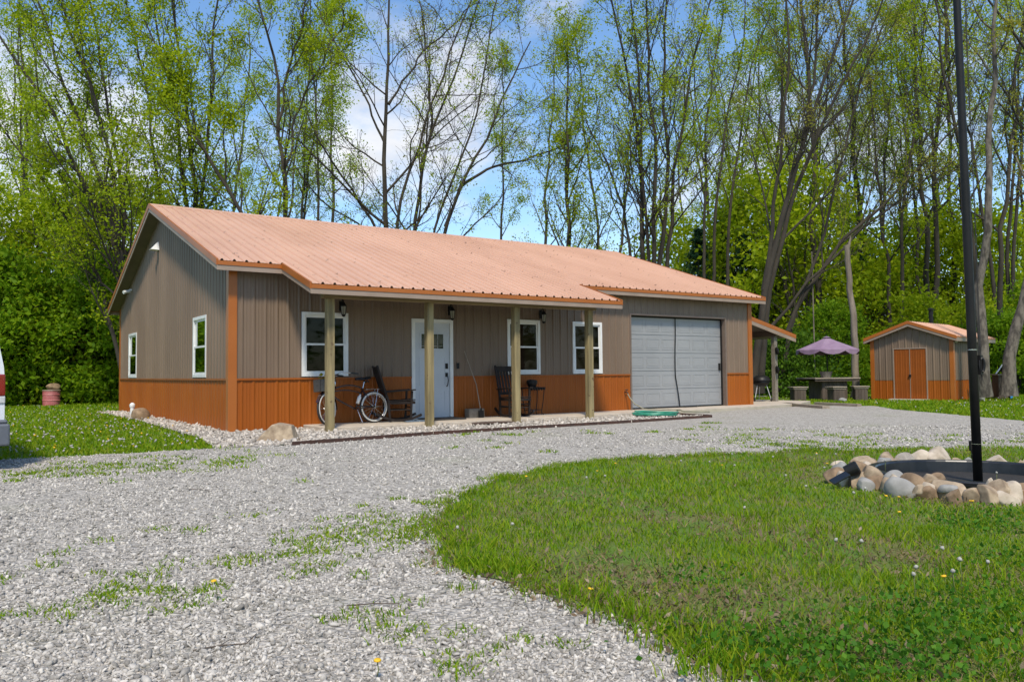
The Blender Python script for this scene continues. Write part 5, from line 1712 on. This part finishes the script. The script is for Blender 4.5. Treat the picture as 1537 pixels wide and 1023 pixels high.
# conifers
def fir_proto(seed, H, Wd, n):
    rng = np.random.default_rng(seed)
    tr = Tree(seed)
    tr.stem([np.zeros(3), np.array([0, 0, H * .5]), np.array([.05, 0, H])], .16, .02, 18, .03)
    P = []
    for k in range(n):
        z = rng.uniform(.06, .99)
        a = rng.uniform(0, 6.28)
        L_ = Wd * (1 - z) ** .8 * rng.uniform(.7, 1.1) + .12
        q = tr.branch(np.array([0, 0, z * H]), np.array([math.cos(a), math.sin(a), .12]), L_, .02, 5, -.01, .05)
        for t_ in np.linspace(.15, 1, 9):
            f = t_ * 4; i = min(int(f), 3)
            c = q[i] + (q[i + 1] - q[i]) * (f - i)
            P += [c + rng.normal(0, .09, 3) * np.array([1, 1, .6]) for _ in range(7)]
    return tr.trunk_mesh('trunk', bkd), leaves('crown', np.array(P), .17, rng, MT['leaf_fir'], .2, .35)
FP = [fir_proto(401, 10, 2.3, 190), fir_proto(402, 12, 2.6, 210)]
for px, d, k, sc, lab in ((1052, 47, 0, .95, 'dark evergreen showing between trunks behind the garage roof'), (1085, 50, 1, .95, 'taller dark evergreen beside the slender stems behind the garage'), (766, 44, 0, .74, 'small evergreen tip just above the middle of the ridge'),
                          (1300, 46, 1, .75, 'dark evergreen in the woods right behind the bare snag'), (1345, 50, 0, .8, 'dark evergreen in the woods behind the shed roof'), (1120, 46, 0, .9, 'dark evergreen nearest the big bare tree by the garage'), (1400, 48, 1, .62, 'low dark evergreen in the woods behind the shed chimney')):
    p = dep(px, 570, d)
    place(FP[k], 'evergreen_tree', lab, 'tree', (p[0], p[1], Z0 - .05), rr.uniform(0, 6.28), sc, 'evergreens in the woods')
# far wood reading as one mass
n = 17000
th = np.concatenate([rr.uniform(-80, 190, n // 4), rr.uniform(1000, 1700, n - n // 4)])
dd = rr.uniform(62, 84, n)
hz = rr.beta(1.2, 1.5, n) * np.where(th > 500, 8.5 + 2.5 * np.sin(th / 23.) + 2 * np.sin(th / 61.), 8 + 2 * np.sin(th / 17.))
C = np.array([dep(x, 570, d) for x, d in zip(th, dd)]); C[:, 2] = hz
nb = 16000  # unseen leaves behind the camera, added for darker reflections and less low sky light
ab = math.atan2(FW[1], FW[0]) + rr.uniform(R(55), R(305), nb)
db = rr.uniform(34, 50, nb)
C = np.vstack([C, np.stack([CP[0] + db * np.cos(ab), CP[1] + db * np.sin(ab), rr.beta(1.2, 1.3, nb) * (11 + 3 * np.sin(ab * 13) + 2 * np.sin(ab * 31))], 1)])
o = link('far_and_unseen_woods', leaves('far_and_unseen_woods', C, .62, rr, lm, .3)); prop(o, 'far leafy woods seen between the trunks, and unseen woods added behind the camera', kind='stuff')

# ------------------------------------------------------------------ grass, weeds, stones, litter
def in_view(P, m=140):
    q = P - CP
    z = q @ FW
    x = 768.5 + (q @ RT) / np.maximum(z, .05) * FPX
    return (z > 1.2) & (x > -m) & (x < 1537 + m)
def ring_sample(n, d0, d1, rng, pw=1.0, xr=1677):
    """points on the ground, denser close to the camera"""
    u = rng.uniform(0, 1, n)
    d = d0 * (d1 / d0) ** (u ** pw)
    x = rng.uniform(-140, xr, n)
    k = (x - 768.5) / FPX
    P = CP[None] + d[:, None] * (FW / math.hypot(FW[0], FW[1]))[None] + (d * k)[:, None] * RT[None]
    P[:, 2] = 0
    return P, d
def vnoise(P, s, seed=0):
    """cheap smooth value noise on the ground"""
    q = P[:, :2] * s
    i = np.floor(q).astype(int); f = q - i
    f = f * f * (3 - 2 * f)
    def h(a, b):
        v = np.sin(a * 127.1 + b * 311.7 + seed * 17.3) * 43758.5453
        return v - np.floor(v)
    return (h(i[:, 0], i[:, 1]) * (1 - f[:, 0]) + h(i[:, 0] + 1, i[:, 1]) * f[:, 0]) * (1 - f[:, 1]) + (h(i[:, 0], i[:, 1] + 1) * (1 - f[:, 0]) + h(i[:, 0] + 1, i[:, 1] + 1) * f[:, 0]) * f[:, 1]
def blades(name, P, h, w, lean, rng, mat, label):
    n = len(P)
    a = rng.uniform(0, 6.28, n)
    side = np.stack([np.cos(a), np.sin(a), np.zeros(n)], 1)
    b = rng.uniform(0, 6.28, n)
    out = np.stack([np.cos(b), np.sin(b), np.zeros(n)], 1) * (lean * rng.uniform(.2, 1.3, n) * h)[:, None]
    up = np.zeros((n, 3)); up[:, 2] = h
    ww = (w * rng.uniform(.7, 1.3, n))[:, None]
    V = np.stack([P - side * ww, P + side * ww, P + up * .55 + out * .35 + side * ww * .8, P + up * .55 + out * .35 - side * ww * .8,
                  P + up * .95 + out + side * ww * .15, P + up * .95 + out - side * ww * .15], 1).reshape(-1, 3)
    k = np.arange(n)[:, None] * 6
    F = np.concatenate([k + np.array([[0, 1, 2, 3]]), k + np.array([[3, 2, 4, 5]])], 1).reshape(-1, 4)
    o = link(name, np_mesh(name, V, F, mat))
    prop(o, label, kind='stuff')
    return o

gr = np.random.default_rng(77)
# island grass
P, d = ring_sample(225000, 2.2, 17, gr, .9, 2350)
m = inside(P, ISLP) & (np.hypot(P[:, 0] - bc[0], P[:, 1] - bc[1]) > 1.05)
P, d = P[m], d[m]
dens = vnoise(P, 1.3, 1) * .6 + vnoise(P, 3.4, 2) * .4
ed = edge_dist(P, ISL)
keep = gr.uniform(0, 1, len(P)) < np.clip((dens - .22) * 2.6 + np.clip((.5 - ed) * .8, 0, .3) + np.clip((d - 5) * .12, 0, .4), .10, 1)
P, d, dens = P[keep], d[keep], dens[keep]
P[:, 2] = -.064
hh = gr.uniform(.016, .046, len(P)) * (.7 + .8 * vnoise(P, .9, 5))
tuft = vnoise(P, 2.6, 9) > .80
hh = np.where(tuft, hh * 1.5, hh)
hh *= np.clip((np.hypot(P[:, 0] - bc[0], P[:, 1] - bc[1]) - .9) * .9, .35, 1)
ww = np.clip(.0016 + .00042 * d, .002, .006)
blades('island_grass', P, hh, ww, .8, gr, MT['grass'], 'grass covering the island lawn')
P2, d2 = ring_sample(100000, 2.2, 12, gr, 1.0, 2350)
m = inside(P2, ISLP) & (np.hypot(P2[:, 0] - bc[0], P2[:, 1] - bc[1]) > 1.05)
P2, d2 = P2[m], d2[m]
k = gr.uniform(0, 1, len(P2)) < np.clip((.62 - (vnoise(P2, 1.3, 1) * .6 + vnoise(P2, 3.4, 2) * .4)) * 2.5, .06, .8)
P2, d2 = P2[k], d2[k]
P2[:, 2] = -.063
blades('dry_grass', P2, gr.uniform(.012, .04, len(P2)), np.clip(.0016 + .0004 * d2, .002, .005), 1.9, gr, MT['grass_dry'], 'dry grass and thatch in the island lawn')
# tall clumps at the island edge, broad-leaved weeds
def clump_pts(cs, n, sd):
    out = []
    for c in cs:
        q = gr.normal(0, sd, (n, 3)) + np.array([c[0], c[1], 0]); q[:, 2] = -.07
        out.append(q)
    return np.vstack(out)
ec = [gnd(x, y)[:2] for x, y in ((685, 820), (735, 850), (770, 855), (800, 860), (715, 845), (900, 905), (940, 930), (1010, 960), (1050, 985), (690, 770), (720, 745), (760, 722), (820, 708), (880, 700), (960, 690), (1060, 685), (1080, 1000), (1100, 1010), (860, 890), (1210, 700), (1160, 690))]
Pc = clump_pts(ec, 130, .09)
blades('edge_grass', Pc, gr.uniform(.03, .085, len(Pc)), np.full(len(Pc), .0035), .75, gr, MT['grass'], 'longer grass tufts along the island edge')
ep = np.array(ISLP)
ep = ep[in_view(np.c_[ep, np.full(len(ep), -.07)], 60)]
ei = gr.integers(0, len(ep), 150)
ec2 = ep[ei] + gr.normal(0, .09, (150, 2))
Pe = clump_pts(ec2, 36, .045)
Pe[:, 2] = -.08
blades('fringe_grass', Pe, gr.uniform(.015, .06, len(Pe)), np.full(len(Pe), .0032), 1.0, gr, MT['grass'], 'thin grass creeping from the island edge into the gravel')
wp = [gnd(x, y)[:2] for x, y in ((1180, 1000), (1230, 985), (1290, 990), (1340, 970), (1420, 950), (1470, 930), (1500, 905), (1390, 1000), (1130, 985), (1250, 1010), (1440, 985), (1470, 790), (1500, 780), (1450, 800), (1050, 880), (1330, 1015), (1510, 850), (1400, 930))]
Cw = clump_pts(wp, 150, .17)
Cw[:, 2] = gr.uniform(-.05, .0, len(Cw))
o = link('broadleaf_weeds', leaves('broadleaf_weeds', Cw, .024, gr, MT['clover'], -.2, .8)); prop(o, 'broad-leaved weeds in the island lawn', kind='stuff')
# leaf litter on the island and its edge
P3, d3 = ring_sample(45000, 2.2, 11, gr, 1.0, 2350)
e3 = edge_dist(P3, ISL)
m = (inside(P3, ISLP) | (e3 < .14)) & (np.hypot(P3[:, 0] - bc[0], P3[:, 1] - bc[1]) > 1.0)
P3, e3 = P3[m], e3[m]
k = gr.uniform(0, 1, len(P3)) < np.clip((.56 - vnoise(P3, 1.3, 1)) * 1.6 + np.clip((.25 - e3) * 4, 0, .9), .07, .95)
P3 = P3[k]; P3[:, 2] = gr.uniform(-.074, -.05, len(P3))
o = link('leaf_litter', leaves('leaf_litter', P3, .034, gr, MT['litter'], .0, .42)); prop(o, 'dry leaf litter on the island lawn', kind='stuff')

# left lawn and right lawn blades
P, d = ring_sample(230000, 9.5, 36, gr, .85, 1850)
dr_ = inside(P, DRIVE); bd_ = inside(P, BED)
hs_ = (P[:, 0] > -.05) & (P[:, 0] < 18.7) & (P[:, 1] > -1.3) & (P[:, 1] < 13)
q = P - np.array([fl[0], fl[1], 0]); nn_ = np.array([-sdv[1], sdv[0]])
su, sv = q[:, 0] * sdv[0] + q[:, 1] * sdv[1], q[:, 0] * nn_[0] + q[:, 1] * nn_[1]
sh_ = (su > -.03) & (su < SW + .03) & (sv > -.02) & (sv < SD + .03)
m = ~dr_ & ~bd_ & ~hs_ & ~sh_ & ~inside(P, ISLP)
P, d = P[m], d[m]
P[:, 2] = Z0 - .005
k = gr.uniform(0, 1, len(P)) < .35 + .65 * vnoise(P, .8, 3)
P, d = P[k], d[k]
blades('lawn_grass', P, gr.uniform(.04, .10, len(P)) * (.7 + .6 * vnoise(P, .6, 4)), np.clip(.0009 * d, .006, .022), .7, gr, MT['grass'], 'grass of the lawns left and right of the house')

# weeds growing in the gravel
WC = [(560, 790, .30, 300), (540, 800, .25, 200), (600, 800, .22, 160), (510, 820, .2, 120), (480, 860, .12, 90), (380, 840, .2, 110), (330, 845, .16, 70), (290, 895, .1, 70), (190, 870, .16, 90), (200, 905, .14, 80), (170, 890, .12, 60), (150, 900, .15, 60), (60, 920, .1, 40), (440, 835, .16, 60), (320, 890, .06, 40), (225, 890, .1, 70), (110, 830, .2, 40),
      (120, 708, .5, 240), (200, 700, .7, 420), (90, 712, .3, 120), (280, 692, .5, 200), (340, 690, .3, 80), (20, 720, .2, 40), (630, 752, .12, 50), (580, 755, .12, 40), (560, 935, .12, 90), (590, 945, .12, 60), (650, 965, .12, 60), (690, 985, .1, 50), (750, 990, .1, 40), (800, 975, .06, 40),
      (760, 651, .4, 90), (690, 652, .3, 50), (720, 668, .4, 80), (1190, 665, .6, 260), (1250, 668, .5, 200), (1140, 670, .5, 120), (1320, 660, .6, 120), (1100, 655, .5, 60), (1200, 645, .8, 100), (1330, 680, .5, 160), (985, 645, .3, 40), (1060, 636, .3, 30), (1420, 655, .8, 80), (1500, 660, .6, 100), (880, 648, .3, 30), (320, 800, .3, 40), (30, 860, .2, 40), (420, 745, .5, 30)]
Pw, hw_, ww_ = [], [], []
for x, y, sd_, n in WC:
    c = gnd(x, y)
    dd_ = (c - CP) @ FW
    # several small tufts in each patch
    nt_ = max(2, int(n / 14))
    tc0 = gr.normal(0, sd_, (nt_, 2)) + c[:2]
    ids = gr.integers(0, nt_, n * 2)
    q = np.zeros((n * 2, 3)); q[:, :2] = tc0[ids] + gr.normal(0, .03 + sd_ * .12, (n * 2, 2)); q[:, 2] = -.08
    Pw.append(q); hw_.append(gr.uniform(.012, .038, n * 2) * min(1.4, .75 + dd_ * .04)); ww_.append(np.full(n * 2, .0018 + .0005 * dd_))
Pw, hw_, ww_ = np.vstack(Pw), np.concatenate(hw_), np.concatenate(ww_)
blades('gravel_weeds', Pw, hw_, ww_, 1.2, gr, MT['grass'], 'grass tufts and weeds growing through the gravel drive')

# stones
def ico():
    t_ = (1 + 5 ** .5) / 2
    v = np.array([(-1, t_, 0), (1, t_, 0), (-1, -t_, 0), (1, -t_, 0), (0, -1, t_), (0, 1, t_), (0, -1, -t_), (0, 1, -t_), (t_, 0, -1), (t_, 0, 1), (-t_, 0, -1), (-t_, 0, 1)], float)
    v /= np.linalg.norm(v[0])
    f = np.array([(0, 11, 5), (0, 5, 1), (0, 1, 7), (0, 7, 10), (0, 10, 11), (1, 5, 9), (5, 11, 4), (11, 10, 2), (10, 7, 6), (7, 1, 8), (3, 9, 4), (3, 4, 2), (3, 2, 6), (3, 6, 8), (3, 8, 9), (4, 9, 5), (2, 4, 11), (6, 2, 10), (8, 6, 7), (9, 8, 1)])
    return v, f
def octa():
    v = np.array([(1, 0, 0), (-1, 0, 0), (0, 1, 0), (0, -1, 0), (0, 0, 1), (0, 0, -1), (.7, .7, .0), (-.7, .6, .1)], float)
    return v, None
def scatter_stones(name, P, size, rng, mat, label, smooth=False, jag=.28, flat=.6):
    v, f = ico()
    n = len(P)
    base = v[None] * (1 + rng.uniform(-jag, jag, (n, 12, 1)))
    sc = size[:, None] * np.stack([rng.uniform(.8, 1.5, n), rng.uniform(.5, .95, n), rng.uniform(.3, .65, n)], 1)
    X = base * sc[:, None, :]
    q = rng.normal(0, 1, (n, 4)); q[:, 1:3] *= flat; q /= np.linalg.norm(q, axis=1, keepdims=True)
    w, x, y, z = q.T
    Rm = np.stack([np.stack([1 - 2 * (y * y + z * z), 2 * (x * y - z * w), 2 * (x * z + y * w)], -1), np.stack([2 * (x * y + z * w), 1 - 2 * (x * x + z * z), 2 * (y * z - x * w)], -1), np.stack([2 * (x * z - y * w), 2 * (y * z + x * w), 1 - 2 * (x * x + y * y)], -1)], 1)
    X = np.einsum('nij,nkj->nki', Rm, X) + P[:, None, :]
    F = (f[None] + (np.arange(n) * 12)[:, None, None]).reshape(-1, 3)
    o = link(name, np_mesh(name, X.reshape(-1, 3), F, mat, smooth))
    prop(o, label, kind='stuff')
P, d = ring_sample(160000, 1.9, 15.5, gr, 1.0)
m = inside(P, DRIVE) & ~inside(P, smooth_poly(ISL, 0))
m &= gr.uniform(0, 1, len(P)) < np.clip(.35 + 1.5 * (.55 * vnoise(P, .8, 21) + .45 * vnoise(P, 2.3, 22) - .22), .3, 1)
P, d = P[m], d[m]
size = np.clip(gr.lognormal(math.log(.0082), .34, len(P)), .004, .019) * np.clip(.9 + .045 * d, 1, 1.5)
P[:, 2] = -.081 + size * gr.uniform(.0, .55, len(P))
scatter_stones('gravel_stones', P, size, gr, MT['gravel_st'], 'loose crushed pale stones of the gravel drive')
# bed of larger river stones along the house
bx0 = np.array(BED)
n = 26000
P = np.stack([gr.uniform(-1.2, 10.5, n), gr.uniform(-3.8, 11.5, n), np.zeros(n)], 1)
P = P[inside(P, BED)]
size = np.clip(gr.lognormal(math.log(.030), .3, len(P)), .014, .06)
P[:, 2] = -.075 + size * gr.uniform(.1, .5, len(P))
scatter_stones('bed_stones', P, size, gr, MT['river_st'], 'mixed river stones in the bed along the house', True, .15, .5)

# dandelions: seed heads and yellow blooms
def dandelion_mesh(kind, hgt, rad):
    a = MB()
    a.tube([(0, 0, 0), (.006, .003, hgt * .5), (.0, .004, hgt)], .0022, 4)
    st_n = len(a.f)
    if kind == 'seed':
        v, f = ico()
        ang = a
        a.add([(p * rad * (1 + .18 * ((i * 7) % 3 - 1))) + np.array([0, .004, hgt + rad * .6]) for i, p in enumerate(v)], [tuple(t_) for t_ in f])
    else:
        rad *= .75; a.lathe([(.002, hgt), (rad, hgt + .005), (rad * .8, hgt + .010), (0.001, hgt + .011)], (0, .004, 0), 9)
    me = bpy.data.meshes.new('dandelion')
    me.from_pydata(a.v, [], a.f); me.update()
    me.materials.append(MT['stem']); me.materials.append(MT['seed'] if kind == 'seed' else MT['yellow'])
    for i, p in enumerate(me.polygons):
        p.material_index = 1 if i >= st_n else 0
        p.use_smooth = True
    return me
SEED = [dandelion_mesh('seed', h, .0115) for h in (.09, .13, .16)]
YEL = [dandelion_mesh('bloom', h, .019) for h in (.04, .06, .09)]
near_seed = [(769, 784), (688, 800), (1100, 690), (1105, 697), (1160, 690), (1226, 690), (1235, 700), (1282, 746), (1297, 744), (1210, 728), (1298, 822), (1247, 827), (1375, 849), (1374, 872), (1442, 860), (1485, 842), (1438, 867), (1020, 700), (1065, 692), (878, 722), (910, 724), (1115, 760), (1495, 715), (1255, 690), (1410, 820), (975, 690), (1330, 700), (1180, 712)]
near_yel = [(1350, 747), (1455, 757), (1462, 764), (1352, 770), (1423, 877), (326, 893), (895, 706), (925, 697), (790, 722), (885, 890), (1085, 700), (1240, 702), (1330, 745), (565, 1010), (1225, 685)]
for i, (x, y) in enumerate(near_seed):
    p = gnd(x, y + 22 * 7 / ((gnd(x, y) - CP) @ FW) * .9, -.07)
    o = link('dandelion', SEED[i % 3], None, (p[0], p[1], -.07)); o.rotation_euler = (RNG.uniform(-.15, .15), RNG.uniform(-.15, .15), RNG.uniform(0, 6))
    prop(o, 'white dandelion seed head on a stem in the island grass', 'dandelion', 'dandelion seed heads in the island grass')
for i, (x, y) in enumerate(near_yel):
    p = gnd(x, y + 6, -.07)
    o = link('dandelion', YEL[i % 3], None, (p[0], p[1], -.075)); o.rotation_euler = (RNG.uniform(-.2, .2), RNG.uniform(-.2, .2), RNG.uniform(0, 6))
    if (x, y) == (326, 893): prop(o, 'lone yellow dandelion bloom in a weed tuft on the gravel', 'dandelion')
    elif (x, y) == (565, 1010): prop(o, 'yellow dandelion bloom in gravel at the very bottom of the photo', 'dandelion')
    else: prop(o, 'yellow dandelion bloom low in the island grass', 'dandelion', 'yellow dandelions in the island grass')
# lawn flowers left and right, too many to count
n = 4200
P, d = ring_sample(n, 10, 30, gr)
m = ~inside(P, DRIVE) & ~inside(P, BED) & ~inside(P, ISLP) & ~((P[:, 0] > -.1) & (P[:, 0] < 18.7) & (P[:, 1] > -1.3) & (P[:, 1] < 13))
P = P[m]; P = P[vnoise(P, .7, 8) > .38]
P[:, 2] = Z0 + gr.uniform(.05, .13, len(P))
scatter_stones('lawn_flowers', P, gr.uniform(.012, .028, len(P)), gr, MT['seed'], 'white seed heads and clover flowers in the lawns', True, .1, 1)
Py = P[gr.uniform(0, 1, len(P)) < .06] + np.array([.15, .1, 0])
scatter_stones('lawn_blooms', Py, np.full(len(Py), .019), gr, MT['yellow'], 'yellow dandelion blooms in the lawns', True, .1, 1)

# twigs on the gravel
for i, (pts, lb) in enumerate((([(290, 975), (330, 968), (370, 965), (385, 950)], 'thin curved twig on the gravel at the bottom of the photo'), ([(280, 733), (300, 734), (318, 737)], 'short twig on the gravel left of the middle'), ([(520, 908), (560, 905), (600, 905)], 'straight twig on the gravel near the island'))):
    a = MB(); pp = [gnd(x, y, -.066) for x, y in pts]
    a.tube([tuple(p) for p in pp], [.003, .0028, .0024, .0018][:len(pp)], 5)
    a.tube([tuple(pp[1]), tuple(pp[1] + np.array([.05, .03, .008]))], .0016, 4)
    o = a.build('twig', MT['wood_old'], None); prop(o, lb, 'twig')
